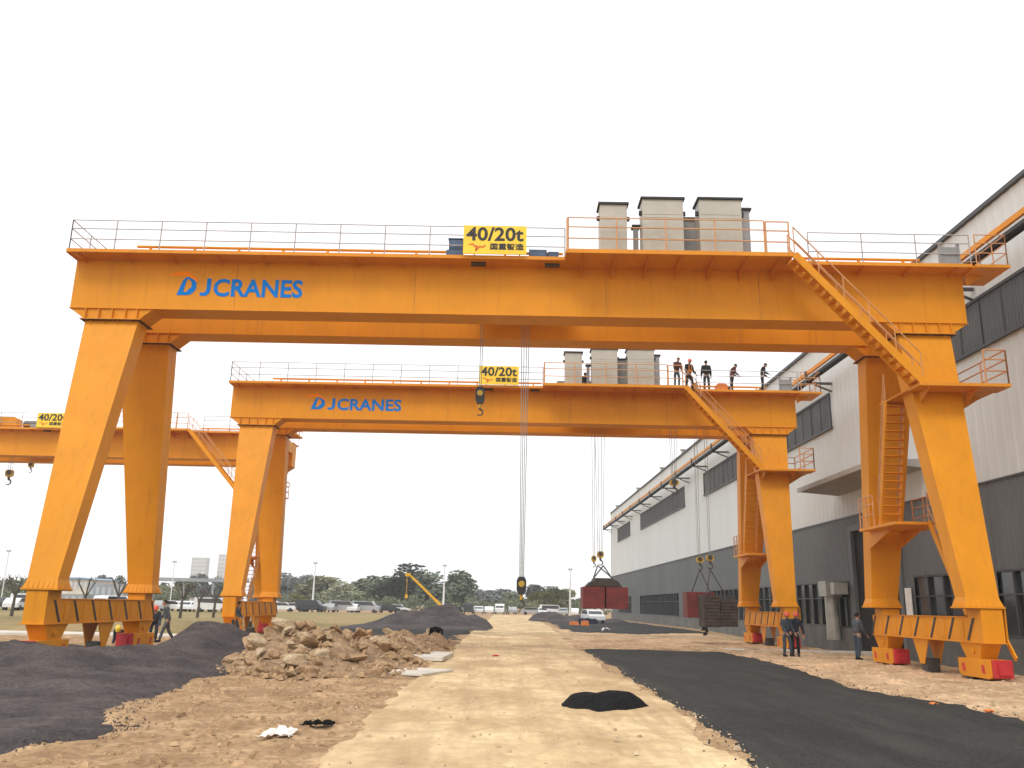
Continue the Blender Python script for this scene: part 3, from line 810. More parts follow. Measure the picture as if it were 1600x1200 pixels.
    # last stair from there down to the sill
    stair(root, (13.85, .55, zm), (13.85, -1.25, 1.80), (1, 0, 0), .62, 11, rails=(0, 1), depth=.2)
    # vertical ladder cage at rear leg
    rm = MB(); rail_mb(rm, [(12.72, 3.0, 9.6), (12.72, 3.5, 9.6)], 1.0, .5)
    # strut by the outer front foot
    st = MB(); st.bar((14.30, -2.4, 1.95), (14.34, -2.3, 1.1), .05, .12); st.bar((14.34, -2.3, 1.1), (14.3, -2.75, .62), .05, .14); st.build('brace', M['orange'], root)
    return root

def make_hook(root, name, x, y, ztop, zblk, rope_n, bw, bh, mt, hook=True, mt2=None, spread=.12):
    rp = MB()
    for i in range(rope_n):
        o = (i-(rope_n-1)/2)*spread
        rp.tube((x+o*1.3, y+(.08 if i % 2 else -.08), ztop), (x+o*.55, y+(.05 if i % 2 else -.05), zblk+bh*.8), .014, 5)
    rp.build('hoist_rope', M['rope'], root)
    b = MB()
    b.prism([(-bw/2, .25*bh), (-bw*.3, 0), (bw*.3, 0), (bw/2, .25*bh), (bw/2, .8*bh), (bw*.3, bh), (-bw*.3, bh), (-bw/2, .8*bh)], 'y', -.10, .10)
    b.tube((-.0, -.13, bh*.6), (.0, .13, bh*.6), bw*.32, 14, 1)
    b.tube((0, 0, 0), (0, 0, -bh*.28), bw*.16, 8, 1)
    o = b.build('hook_block', [mt, mt2 or M['dark']], root, loc=(x, y, zblk))
    h = MB(); pts = []
    hr = bw*.34; z0 = -bh*.28-hr*1.3
    for i in range(13):
        t = math.pi*.55-i*math.pi*1.35/12*1
        pts.append((hr*math.cos(t), 0, z0+hr*math.sin(t)))
    pts.insert(0, (0, 0, -bh*.26))
    for i, (a, c) in enumerate(zip(pts[:-1], pts[1:])):
        h.tube(a, c, bw*.12*(1-.04*i), 8, r2=bw*.12*(1-.04*(i+1)))
    h.build('hook', M['dark'], o)
    return o

def make_trolley(root, x, mt, dy=0.0):
    t = MB()
    t.box(x-1.6, x+1.8, .9, 2.76, 13.2, 13.38); t.box(x-1.6, x-1.4, .7, 2.96, 13.18, 13.42); t.box(x+1.6, x+1.8, .7, 2.96, 13.18, 13.42)
    tr = t.build('trolley', M['orange'], root)
    d = MB(); d.tube((x-1.0, 1.5, 13.72), (x+.9, 1.5, 13.72), .3, 18); d.tube((x-.9, 2.4, 13.66), (x+.5, 2.4, 13.66), .24, 16); d.build('hoist_drum', M['dark'], tr)
    d = MB(); d.box(x-2.18, x-1.62, dy-.68, dy-.2, 13.06, 13.34); d.box(x-2.10, x-1.62, dy-.66, dy-.25, 13.341, 13.72); d.box(x-2.13, x-1.62, dy-.69, dy-.23, 13.721, 13.76)
    d.build('hoist_motor', mt, tr, bevel=.02)
    d = MB(); d.box(x+.60, x+1.20, dy-.68, dy-.2, 13.06, 13.40); d.box(x+1.24, x+1.60, dy-.62, dy-.25, 13.06, 13.36); d.tube((x+1.2, dy-.45, 13.22), (x+1.24, dy-.45, 13.22), .1, 10); d.build('hoist_motor', mt, tr, bevel=.02)
    d = MB(); d.prism([(x-5.3, 13.06), (x-4.5, 13.06), (x-4.7, 13.32), (x-5.1, 13.32)], 'y', .1, .5); d.build('junction_box', M['rail'], tr)
    return tr

crane = make_crane()
crane.location = (0, 27.62, 0); crane.rotation_euler = (0, 0, R(-.9))
tag(crane, 'nearest and largest orange double girder gantry crane, spanning the whole road', 'gantry crane', 'orange gantry cranes of one kind')
c2 = copy_tree(crane)
c2.location = (.13, 45.15, 0)
tag(c2, 'second orange gantry crane, seen under the nearest one, with people on its deck')
for ch in c2.children:          # the lettering is wider and further right on the second crane
    if ch.name.startswith('company_'):
        ch.location.x = ch.location.x*1.135+2.24; ch.scale.x = 1.135
c3 = copy_tree(crane, skip=('electrical_cabinet',))
c3.location = (-30.87, 59.92, 0)
tag(c3, 'third orange gantry crane on the far left, cut by the edge of the picture')
YH = 1.82
make_trolley(crane, 0.15, M['bluemotor'])
make_hook(crane, 'aux', -.86, YH, 13.2, 8.62, 2, .32, .60, M['black'], mt2=M['hookyellow'], spread=.09)
make_hook(crane, 'main', .70, YH, 13.2, 2.15, 4, .32, .58, M['black'], mt2=M['hookyellow'], spread=.075)
make_trolley(c2, 4.9, M['cabgrey'], 1.25)
make_hook(c2, 'aux', 9.25, YH, 13.2, 8.3, 4, .5, .3, M['hookyellow'], spread=.14)
hk1 = make_hook(c2, 'main', 5.2, YH, 13.2, 4.35, 4, .36, .34, M['hookyellow'], spread=.16)
hk1b = make_hook(c2, 'main', 4.85, YH, 13.2, 4.15, 2, .26, .3, M['hookyellow'], spread=.16)
hk2 = make_hook(c2, 'main', 10.5, YH, 13.2, 4.2, 2, .36, .3, M['hookyellow'], spread=.16)
hk2b = make_hook(c2, 'main', 11.05, YH, 13.2, 4.3, 2, .4, .3, M['hookyellow'], spread=.16)
make_trolley(c3, -2.6, M['cabgrey'])
make_hook(c3, 'aux', -2.9, YH, 13.2, 10.7, 2, .34, .34, M['hookyellow'])
make_hook(c3, 'main', -4.35, YH, 13.2, 10.0, 4, .55, .5, M['hookyellow'])
hb = MB(); hb.box(-5.2, -3.1, -.5, .3, ZD+.02, ZD+.72); hb.prism([(-5.2, ZD+.721), (-3.1, ZD+.721), (-3.35, ZD+.85), (-5.2, ZD+.85)], 'y', -.5, .3)
hb.build('machinery_cover', M['orange'], c3)
# working tools lying on the second crane's deck
for i, (x, w, h, lb) in enumerate(((10.05, .34, .42, 'orange tool bag on the second crane deck, beside the top of its stair'), (11.5, .62, .4, 'orange crate on the second crane deck, right of the person in the thick coat'))):
    t = MB(); t.box(-w/2, w/2, -.2, .2, 0, h*.8); t.prism([(-w/2, h*.801), (w/2, h*.801), (w*.3, h), (-w*.3, h)], 'y', -.2, .2); t.box(-.12, .12, -.02, .02, h, h+.05)
    o = t.build('tool_crate', M['orangebox'] if i else M['orange'], None, bevel=.02)
    th = R(-.9); o.location = (x*math.cos(th)+.4*math.sin(th)+.13, x*math.sin(th)-.4*math.cos(th)+45.15, ZD+.03); o.rotation_euler = (0, 0, th)
    tag(o, lb, 'crate')

# ------------------------------------------------------------------ test weights hanging from the second crane
def c2w(x, y, z):
    th = R(-.9); return Vector((x*math.cos(th)-y*math.sin(th)+.13, x*math.sin(th)+y*math.cos(th)+45.15, z))
w1 = empty('test_weight', c2w(5.35, YH, 0), R(-.9), 'dark red test weight of two stacked halves, hanging left against the trees', 'test weight', 'test weights hanging on slings')
for (a, b) in ((-1.15, -.02), (.06, 1.2)):
    b_ = MB(); b_.box(a, b, -.9, .9, 1.72, 2.82); b_.box(a+.35, a+.5, -.915, -.901, 2.45, 2.6)
    b_.build('red_block', M['block_red'], w1, bevel=.02)
b_ = MB(); b_.prism([(-1.0, 2.83), (.95, 2.83), (.7, 3.14), (.45, 3.2), (-.45, 3.2), (-.75, 3.08)], 'y', -.7, .7); b_.box(-.5, .45, -.3, .3, 3.201, 3.29)
b_.build('top_plates', M['block_dark'], w1, bevel=.03)
b_ = MB()
for (x, y) in ((-.6, -.35), (.6, -.35), (-.6, .35), (.6, .35)): b_.tube((-.3 if y < 0 else -.0, 0, 3.95), (x, y, 3.15), .035, 6)
b_.build('sling', M['dark'], w1)
w2 = empty('test_weight', c2w(10.9, YH, 0), R(-.9), 'test weight of red and brown ribbed blocks, hanging before the hall', 'test weight', 'test weights hanging on slings')
b_ = MB(); b_.box(-1.12, .35, .1, 1.3, 1.35, 2.68); b_.build('red_block', M['block_red'], w2, bevel=.02)
b_ = MB(); b_.box(-.55, .30, -1.3, .05, .92, 2.5)
for i in range(9): b_.box(-.56, .31, -1.33, -1.301, 1.0+i*.17, 1.07+i*.17)
b_.build('rusty_block', M['block_dark'], w2, bevel=.015)
b_ = MB(); b_.box(.34, 1.2, -1.2, .05, .95, 2.3)
for i in range(8): b_.box(.33, 1.21, -1.23, -1.201, 1.02+i*.16, 1.08+i*.16)
b_.box(.9, 1.15, -.9, -.2, 2.301, 2.5)
b_.build('rusty_block', M['block_dark'], w2, bevel=.015)
b_ = MB()
for (x0, x1, y) in ((-.4, -.85, .5), (-.4, .05, -.5), (.15, -.25, -.6), (.15, .85, -.3)): b_.tube((x0, 0, 3.85), (x1, y, 2.5), .03, 6)
b_.build('sling', M['dark'], w2)

# ------------------------------------------------------------------ factory hall
hall = empty('factory_hall', (18.5, 30, 0), 0, 'long factory hall clad in white over dark grey sheets, with louvred windows and a canopy', 'building')
HX = 18.5; HY0, HY1 = 12.0, 145.8; HO = Vector((18.5, 30, 0))
def hb_(mb, name, mt, parent=None, bevel=0):
    o = mb.build(name, mt, parent or hall, bevel=bevel)
    if parent is None:
        o.location = -HO
    return o
def clad(mb, y0, y1, z0, z1, pitch=.3, dep=.022, x=HX):
    y = y0; pr = []
    while y < y1-1e-6:
        e = min(y+pitch, y1); w = e-y
        pr += [(x, y), (x, y+.55*w), (x-dep, y+.65*w), (x-dep, y+.9*w)]
        y = e
    pr.append((x, y1))
    n = len(pr); vs = [(a, b, z0) for a, b in pr]+[(a, b, z1) for a, b in pr]
    mb.add(vs, [(i, i+1, n+i+1, n+i) for i in range(n-1)])
BZ = 6.72
g = MB(); clad(g, HY0, HY1, BZ+.02, 17.05, .6, .016); hb_(g, 'white_cladding', M['wallwhite'])
g = MB()
# grey lower cladding with glazing bands and the door left open
bands = [(22.0, 32.6), (33.8, 39.2), (46.6, 78.0), (91.2, 116.5), (124, 137)]
segs = sorted([(a, b, 1.04, 3.42) for a, b in bands]+[(40.1, 46.0, -.6, 6.15)])
y = HY0
for (a, b, z0, z1) in segs:
    clad(g, y, a, 1.02, BZ, .3)
    clad(g, a, b, z1, BZ, .3)
    y = b
clad(g, y, HY1, 1.02, BZ, .3)
hb_(g, 'grey_cladding', M['wallgrey'])
g = MB(); g.box(HX-.10, HX+.25, HY0, 40.1, -.6, 1.0); g.box(HX-.10, HX+.25, 46.0, HY1, -.6, 1.0)
hb_(g, 'plinth', M['wallbase'])
g = MB(); g.box(HX-.06, HX+.3, HY0, HY1, BZ-.06, BZ+.02); hb_(g, 'drip_trim', M['trimdark'])
g = MB(); g.box(HX-.16, HX+.3, HY0, HY1, 17.06, 17.22)
hb_(g, 'roof_edge', M['trimdark'])
g = MB(); g.add([(HX-.1, HY0, 17.2), (60, HY0, 19.5), (60, HY1, 19.5), (HX-.1, HY1, 17.2)], [(0, 1, 2, 3)]); rf = hb_(g, 'roof', M['canopy'])
for y in (139.5, 118, 100, 88):
    v = MB(); v.tube((HX+.2, y, 17.2), (HX+.2, y, 17.7), .18, 8); v.tube((HX+.2, y, 17.7), (HX+.2, y, 17.8), .32, 8); v.build('roof_vent', M['duct'], rf)
g = MB()
g.add([(HX, HY1, -.6), (60, HY1, -.6), (60, HY1, 19.4), (HX, HY1, 17.15)], [(0, 1, 2, 3)]); g.add([(HX, HY0, -.6), (60, HY0, -.6), (60, HY0, 19.4), (HX, HY0, 17.15)], [(0, 1, 2, 3)])
g.add([(60, HY0, -.6), (60, HY1, -.6), (60, HY1, 19.4), (60, HY0, 19.4)], [(0, 1, 2, 3)])
hb_(g, 'end_wall', M['wallwhite'])
# corner trims of the white part
g = MB(); g.box(HX-.08, HX+.1, HY1-.25, HY1+.05, -.6, 17.05); hb_(g, 'corner_trim', M['wallwhite'])
g = MB(); g.box(HX-.07, HX-.037, 82, 82.35, BZ+.02, 17.05); hb_(g, 'downpipe', M['wallwhite'])
# high louvred windows
for (a, b) in ((16.5, 38.2), (47.2, 78.2), (86.8, 114.5), (124.1, 137.1)):
    z0, z1 = 11.85, 13.7
    g = MB(); g.box(HX-.12, HX-.04, a, b, z1, z1+.12); g.box(HX-.16, HX-.04, a-.1, b+.1, z0-.1, z0)
    for y in (a, b-.12): g.box(HX-.12, HX-.04, y, y+.12, z0, z1)
    y = a+1.5
    while y < b-1: g.box(HX-.10, HX-.072, y, y+.04, z0, z1); y += 1.5
    w = hb_(g, 'window', M['trimdark'])
    p = MB(); clad(p, a+.12, b-.12, z0, z1, .2, .02, HX-.055); p.build('louvre_panel', M['louvre'], w)
# ground-floor glazing
for (a, b) in bands:
    z0, z1 = 1.04, 3.42
    g = MB(); g.box(HX-.05, HX+.08, a, b, z1-.08, z1-.002); g.box(HX-.05, HX+.08, a, b, z0-.03, z0+.05); g.box(HX-.03, HX+.06, a, b, 2.5, 2.56)
    y = a
    while y < b: g.box(HX-.05, HX+.08, y, y+.09, z0+.05, z1-.08); y += 1.35
    w = hb_(g, 'window', M['trimdark'])
    p = MB(); p.box(HX+.09, HX+.11, a, b, z0, z1); p.build('pane', M['glass'], w)
# big door opening
g = MB(); g.box(HX-.14, HX+.3, 45.6, 46.0, 0-.6, 6.2); g.box(HX-.14, HX+.3, 40.1, 40.5, -.6, 6.2); g.box(HX-.14, HX+.3, 40.5, 45.6, 5.9, 6.2)
d = hb_(g, 'door_frame', M['wallgrey'])
g = MB(); g.add([(HX+.3, 40.1, -.6), (HX+.3, 46, -.6), (30, 46, -.6), (30, 40.1, -.6), (HX+.3, 40.1, 6.2), (HX+.3, 46, 6.2), (30, 46, 6.2), (30, 40.1, 6.2)], [(0, 1, 2, 3), (4, 5, 6, 7), (1, 2, 6, 5), (0, 3, 7, 4), (2, 3, 7, 6)])
g.build('door_interior', M['interior'], d)
g = MB(); g.box(HX+.05, HX+.12, 41.4, 45.6, -.2, 5.9); g.build('sliding_door', M['interior'], d)
# canopy over the door
g = MB(); g.prism([(16.3, 8.12), (HX-.04, 7.95), (HX-.04, 8.35), (16.3, 8.26)], 'y', 37.0, 47.1); hb_(g, 'canopy', M['canopy'])
g = MB(); g.box(16.24, 16.3, 36.95, 47.15, 8.08, 8.32); hb_(g, 'canopy_edge', M['duct'])
# pale duct with hood beside the door
g = MB(); g.tube((HX-.5, 47.9, .35), (HX-.5, 47.9, 2.6), .36, 16); g.box(HX-.95, HX-.12, 47.4, 48.5, 2.6, 3.4); g.box(HX-.9, HX-.15, 46.4, 46.9, 2.7, 3.3)
hb_(g, 'duct', M['duct'])
# white board put in for the bright gap seen inside the doorway
g = MB(); g.box(HX-.13, HX-.101, 39.35, 39.95, 1.6, 2.9); hb_(g, 'bright_gap_board', M['white'])

# conductor rail carried on brackets along the hall
cr = empty('conductor_rail', (17.2, 30, 14.5), 0, 'orange beam with white and black conductor bars running along the hall on black brackets', 'conductor rail')
CO = -Vector((17.2, 30, 14.5))
g = MB(); g.box(17.08, 17.34, 12, 145, 14.72, 14.92); g.build('orange_beam', M['orange'], cr).location = CO
g = MB(); g.box(17.12, 17.3, 12, 145, 14.55, 14.66); g.build('white_bar', M['wallwhite'], cr).location = CO
g = MB()
for x in (17.02, 17.17, 17.32): g.box(x, x+.08, 12, 145, 14.36, 14.50)
g.build('conductor_bar', M['black'], cr).location = CO
for k in range(17):
    y = 24.3+7.5*k
    g = MB(); g.box(17.0, HX-.03, y, y+.14, 14.20, 14.32); g.box(17.0, 17.12, y, y+.14, 14.321, 14.95); g.bar((17.5, y+.07, 14.18), (HX-.04, y+.07, 13.8), .1, .08)
    g.build('bracket', M['trimdark'], cr).location = CO

# ------------------------------------------------------------------ distance: buildings, trees, posts, cars
def rnd_leaf_crown(mb, blobs, n, s, r, m=0):
    tot = sum(b[3]*b[4]*b[5] for b in blobs)
    for (cx, cy, cz, rx, ry, rz) in blobs:
        k = int(n*rx*ry*rz/tot)
        for _ in range(k):
            d = Vector((r.gauss(0, 1), r.gauss(0, 1), r.gauss(0, 1))).normalized()*(r.random()**.33)
            wob = 1+.22*math.sin(d.x*7+cx)*math.cos(d.z*6+cz)
            p = Vector((cx+d.x*rx*wob, cy+d.y*ry*wob, cz+d.z*rz*wob))
            a = Vector((r.gauss(0, 1), r.gauss(0, 1), r.gauss(0, 1))).normalized()*s*r.uniform(.6, 1.3)
            b = a.orthogonal().normalized()*s*r.uniform(.4, .9)
            mb.add([p-a-b*.4, p+a*.2-b, p+a+b*.3, p-a*.1+b], [(0, 1, 2, 3)], m)

def tree_proto(seed, h, w, leaf, dense=2600, lo=.12):
    r = random.Random(seed)
    blobs = []
    for i in range(9):
        t = r.random()
        a = r.uniform(0, 6.28); rr = w*.34*r.random()**.5*(1.05-.6*t)
        z = h*(lo+.14+(.86-lo-.2)*t)
        sz = w*r.uniform(.17, .30)*(1.1-.45*t)
        blobs.append((math.cos(a)*rr, math.sin(a)*rr, z, sz, sz, sz*r.uniform(.7, .95)))
    c = MB(); rnd_leaf_crown(c, blobs, dense, h*.036, r)
    t = MB(); t.tube((0, 0, -.2), (0, 0, h*.45), h*.028, 7, r2=h*.016)
    for i in range(5):
        b = blobs[i]; t.tube((0, 0, h*(.25+.04*i)), (b[0]*.8, b[1]*.8, b[2]), h*.012, 5, r2=h*.004)
    return t, c
LEAVES = {'dark': 'leafdark', 'mid': 'leafmid', 'olive': 'leafolive', 'yellow': 'leafyellow', 'grey': 'leafgrey'}
protos = {}
for i, (k, mm) in enumerate(LEAVES.items()):
    for j in range(2):
        t, c = tree_proto(40+i*7+j, 8.0, 7.6, mm)
        tm = t.build('trunk', M['bark'], fixn=False); cm = c.build('crown', M[mm], fixn=False)
        protos[(k, j)] = (tm.data, cm.data)
        bpy.data.objects.remove(tm); bpy.data.objects.remove(cm)
def put_tree(kind, j, x, y, h, w, label, group='broadleaf trees along the far edge of the yard'):
    e = empty('broadleaf_tree', (x, y, 0), rnd.uniform(0, 6.28), label, 'tree', group)
    e.scale = (w/7.6, w/7.6, h/8.0)
    tm, cm = protos[(kind, j)]
    for nm, me in (('trunk', tm), ('crown', cm)):
        o = bpy.data.objects.new(nm, me); COL.objects.link(o); o.parent = e
# px -> world at distance Y
def at(u, v, Y):
    d = _fw*_f+_Rv*(u-800)-_Uv*(v-600)
    return Vector((0, 0, CAMH))+d*(Y/d.y)
# (px, top v, Y, width px, kind, label)
TR = [
 (505, 908, 232, 60, 'olive', 'rounded olive tree directly right of the left white lamp mast'),
 (545, 912, 226, 56, 'olive', 'olive tree second to the right of the left white lamp mast'),
 (578, 908, 236, 60, 'mid', 'pale topped tree midway between the left lamp mast and the yellow boom'),
 (612, 905, 228, 62, 'dark', 'dark green tree left of the yellow crane boom'),
 (640, 893, 222, 70, 'dark', 'tall dark tree behind the tip of the yellow boom'),
 (672, 896, 220, 70, 'dark', 'tall dark tree between the yellow boom and the middle lamp mast'),
 (706, 902, 224, 62, 'dark', 'dark tree just right of the middle lamp mast'),
 (722, 908, 232, 40, 'dark', 'last dark tree on the right of the tall clump'),
 (752, 926, 250, 34, 'grey', 'low grey green tree in the dip right of the tall clump'),
 (778, 924, 262, 46, 'grey', 'hazy bluish tree above the far end of the road'),
 (800, 930, 245, 36, 'mid', 'low tree just left of the lowest hook'),
 (838, 918, 236, 34, 'grey', 'pale grey tree just right of the lowest hook'),
 (862, 917, 228, 46, 'yellow', 'yellow green tree left of the hanging red weight'),
 (848, 928, 215, 34, 'yellow', 'small yellow green tree beside the lowest hook rope'),
 (885, 926, 232, 36, 'olive', 'olive tree behind the white mast left of the red weight'),
 (905, 932, 225, 36, 'mid', 'green tree peeping out left under the red weight'),
 (448, 903, 250, 34, 'grey', 'grey bare looking tree next to the second crane rear leg'),
 (470, 905, 245, 38, 'grey', 'grey tree between the second crane leg and the left mast'),
 (487, 906, 250, 30, 'grey', 'narrow grey tree touching the left lamp mast'),
 (462, 931, 205, 34, 'yellow', 'light green round bush tree right of the second crane leg'),
 (402, 905, 240, 20, 'grey', 'grey tree in the gap between the second crane legs'),
 (310, 902, 210, 26, 'grey', 'dark pointed tree in front of the left tower block'),
 (322, 908, 215, 30, 'dark', 'dark tree under the left tower block'),
 (343, 905, 212, 26, 'dark', 'dark tree under the right tower block'),
 (290, 912, 205, 34, 'olive', 'olive tree left of the tower blocks'),
 (268, 918, 200, 34, 'olive', 'olive tree behind the left foot of the nearest crane'),
 (250, 916, 204, 30, 'mid', 'green tree just right of the rear left leg of the nearest crane'),
 (8, 905, 190, 40, 'olive', 'olive tree at the left edge of the picture'),
 (40, 908, 195, 44, 'mid', 'green tree left of the nearest crane front leg'),
 (-30, 903, 190, 50, 'mid', 'green tree just outside the left edge'),
 (70, 906, 192, 40, 'grey', 'grey tree behind the nearest crane front leg'),
 (165, 904, 200, 24, 'grey', 'grey tree above the grey blocks between the near left legs'),
 (182, 907, 200, 24, 'dark', 'dark tree right above the grey blocks between the near left legs'),
]
for i, (u, v, Y, wp, kind, lb) in enumerate(TR):
    p = at(u, v, Y); h = max(2.5, p.z*1.28); w = wp*1.75*Y/_f
    put_tree(kind, i % 2, p.x, Y, h, w, lb)
# undergrowth reading as one mass
r = random.Random(11); c = MB()
for (ua, ub, Y) in ((-60, 250, 185), (245, 360, 198), (440, 960, 212)):
    u = ua
    while u < ub:
        p = at(u, 940, Y+r.uniform(-3, 3)); rx = r.uniform(1.6, 2.8)
        rnd_leaf_crown(c, [(p.x, p.y, r.uniform(.9, 2.0), rx, 1.4, r.uniform(1.4, 2.3))], 260, .26, r)
        u += rx*1.3*_f/Y
tag(c.build('undergrowth', M['leafmid'], fixn=False), kind='stuff')

# pollarded bare trees on the field edge
def bare_tree(u, vb, vt, Y, label):
    p = at(u, vb, Y); pt = at(u, vt, Y); h = max(2.2, pt.z)
    r = random.Random(int(u))
    e = empty('pollarded_tree', (p.x, Y, 0), 0, label, 'tree', 'bare pollarded trees on the field')
    t = MB(); t.tube((0, 0, -.1), (.05, 0, h*.55), .16, 7, r2=.11); t.build('trunk', M['bark'], e)
    b = MB()
    for k in range(5):
        a = k*1.25+r.random(); q = Vector((.05+math.cos(a)*.8, math.sin(a)*.6, h*(.9+.1*r.random())))
        b.tube((.05, 0, h*.53), q, .07, 5, r2=.05)
        for j in range(4):
            d = Vector((r.uniform(-.35, .35), r.uniform(-.3, .3), r.uniform(.05, .4))); b.tube(q, q+d, .03, 4, r2=.012)
    b.build('branches', M['bark'], e)
bare_tree(17, 966, 903, 78, 'bare tree with forked crown at the left edge, left of the near crane foot')
bare_tree(128, 966, 905, 80, 'bare tree left in the opening between the near left crane legs')
bare_tree(180, 966, 905, 82, 'bare tree right in the opening between the near left crane legs')
bare_tree(281, 966, 912, 84, 'bare tree just right of the nearest crane left foot')
bare_tree(308, 966, 918, 88, 'bare tree in the middle of the field left of the second crane')
bare_tree(333, 966, 918, 90, 'bare tree nearest the left leg of the second crane')

# two tower blocks in the haze, warehouse, shed
def block(name, u0, u1, vt, Y, dep, mt, label, cat, floors=0, rows=0, roof=None):
    a = at(u0, vt, Y); b = at(u1, vt, Y); h = (a.z+b.z)/2
    e = empty(name, ((a.x+b.x)/2, Y, 0), 0, label, cat)
    w = b.x-a.x
    g = MB(); g.box(-w/2, w/2, 0, dep, -.5, h); g.build('wall', mt, e)
    if roof:
        g = MB(); g.prism([(-w/2-.4, h+.002), (w/2+.4, h+.002), (w*.3, h+w*.06), (-w*.3, h+w*.06)], 'y', -.4, dep+.4); g.build('roof', roof, e)
    for i in range(floors):
        g = MB(); z = h*(i+.35)/floors
        for k in range(rows):
            x = -w/2+w*(k+.25)/rows; g.box(x, x+w*.5/rows, -.06, -.01, z, z+h*.5/floors)
        g.build('window', M['towerwin'], e)
    return e
block('tower_block', 300, 323, 871, 420, 5, M['tower'], 'left one of the two pale tower blocks on the horizon', 'tower block', 12, 5)
block('tower_block', 342, 362, 866, 430, 5, M['tower'], 'right one of the two pale tower blocks, half behind the second crane leg', 'tower block', 12, 4)
block('warehouse', 96, 142, 905, 168, 12, M['concrete'], 'warehouse with light blue roof between the near left crane legs', 'warehouse', 2, 6, M['blueroof'])
block('grey_shed', 140, 196, 912, 158, 10, M['greyblock'], 'grey flat shed right of the blue roofed warehouse', 'shed', 1, 6)
block('grey_shed', 78, 132, 928, 150, 8, M['greyblock'], 'low grey shed in front of the blue roofed warehouse', 'shed', 1, 5)
block('roadside_house', 296, 362, 934, 172, 8, M['carwhite'], 'low white house with a dark roof left of the second crane', 'house', 1, 5, M['trimdark'])
fb = empty('footbridge', at(325, 920, 180)*1.0, 0, 'grey elevated pipe bridge in front of the trees below the tower blocks', 'bridge'); fb.location.z = 0
g = MB(); g.box(-13, 8, -.6, .6, 5.2, 5.9); g.build('deck', M['greyblock'], fb)
for x in (-11, -5, 1, 7): g = MB(); g.box(x-.2, x+.2, -.3, .3, -.3, 5.19); g.build('pier', M['greyblock'], fb)

# floodlight masts
def mast(u, v, Y, label):
    p = at(u, v, Y); b = at(u, 945, Y)
    e = empty('floodlight_mast', (p.x, Y, 0), 0, label, 'lamp mast', 'white floodlight masts')
    g = MB(); g.tube((0, 0, -.2), (0, 0, p.z-.1), .22 if u > 400 else .1, 8, r2=.07); g.build('pole', M['carwhite'], e)
    g = MB(); g.box(-.36, .36, -.12, .12, p.z-.1, p.z+.1); g.box(-.34, -.1, -.2, -.121, p.z-.06, p.z+.2); g.box(.1, .34, -.2, -.121, p.z-.06, p.z+.2); g.build('lamp_head', M['towerwin'], e)
mast(493, 880, 150, 'white floodlight mast left of the rubble, nearest the second crane')
mast(695, 884, 150, 'white floodlight mast behind the big gravel heap')
mast(891, 890, 150, 'white floodlight mast left of the hanging red weight')
mast(273, 878, 150, 'thin floodlight mast between the near and second crane left legs')
mast(14, 861, 150, 'thin floodlight mast at the left edge of the picture')

# mobile crane behind the heap
mc = empty('mobile_crane', (-6.1, 98, 0), 0, 'yellow mobile crane with raised boom behind the big gravel heap', 'mobile crane')
g = MB(); g.box(-1.2, 2.2, -1.2, 1.2, .55, 1.0); g.box(-1.0, .6, -1.0, 1.0, 1.001, 1.45); g.build('body', M['boom'], mc, bevel=.08)
g = MB(); g.prism([(1.2, 1.001), (2.2, 1.001), (2.2, 1.2), (2.0, 1.5), (1.2, 1.5)], 'y', -1.1, -.1); g.build('cab', M['glass'], mc)
for x in (-.6, .6, 1.7): g = MB(); g.tube((x, -1.25, .45), (x, 1.25, .45), .45, 14); g.build('wheel', M['black'], mc)
p = at(640, 897, 98)-Vector((-6.1, 98, 0)); g = MB(); g.bar((.1, 0, 1.3), (p.x+.6, 0, p.z-.6), .22, .26); g.bar((p.x+.6, 0, p.z-.6), (p.x, 0, p.z-.1), .2, .22); g.box(p.x-.45, p.x+.12, -.2, .2, p.z-.25, p.z+.1)
g.build('boom', M['boom'], mc)
g = MB(); g.tube((p.x-.25, 0, p.z-.2), (p.x-.25, 0, p.z-2.2), .035, 5); g.box(p.x-.4, p.x-.1, -.12, .12, p.z-2.6, p.z-2.2); g.build('hook_line', M['boom'], mc)

# parked cars
def car_proto(van):
    L, W = (4.9, 1.85) if van else (4.4, 1.78)
    if van: prof = [(-L/2, .35), (L/2, .35), (L/2, 1.0), (L/2-.7, 1.2), (L/2-1.3, 1.95), (-L/2+.1, 2.0), (-L/2, 1.7)]
    else: prof = [(-L/2, .35), (L/2, .35), (L/2, .75), (L/2-.9, .95), (L/2-1.6, 1.45), (-L/2+.9, 1.47), (-L/2+.15, 1.0), (-L/2, .8)]
    b = MB(); b.prism(prof, 'y', -W/2, W/2)
    g = MB()
    if van: gp = [(L/2-.78, 1.22), (L/2-1.32, 1.86), (-L/2+.5, 1.86), (-L/2+.5, 1.3)]
    else: gp = [(L/2-1.0, .98), (L/2-1.62, 1.39), (-L/2+.95, 1.40), (-L/2+.45, 1.0)]
    g.prism(gp, 'y', -W/2-.008, -W/2-.002); g.prism(gp, 'y', W/2+.002, W/2+.008)
    z0, z1, x0, x1 = (1.24, 1.86, L/2-.70, L/2-1.28) if van else (.99, 1.40, L/2-.94, L/2-1.56)
    g.add([(x0+.01, -W/2+.12, z0), (x0+.01, W/2-.12, z0), (x1+.02, W/2-.15, z1), (x1+.02, -W/2+.15, z1)], [(0, 1, 2, 3)])
    w = MB()
    w.tube((0, -.1, 0), (0, .1, 0), .32, 12)
    return b, g, w, L, W
CP = []
for v in (0, 1):
    b, g, w, L, W = car_proto(v)
    ob = b.build('body', M['carwhite'], bevel=0); og = g.build('windows', M['glass']); ow = w.build('wheel', M['black'])
    CP.append((ob.data, og.data, ow.data, L, W))
    for o in (ob, og, ow): bpy.data.objects.remove(o)
bodies = {}
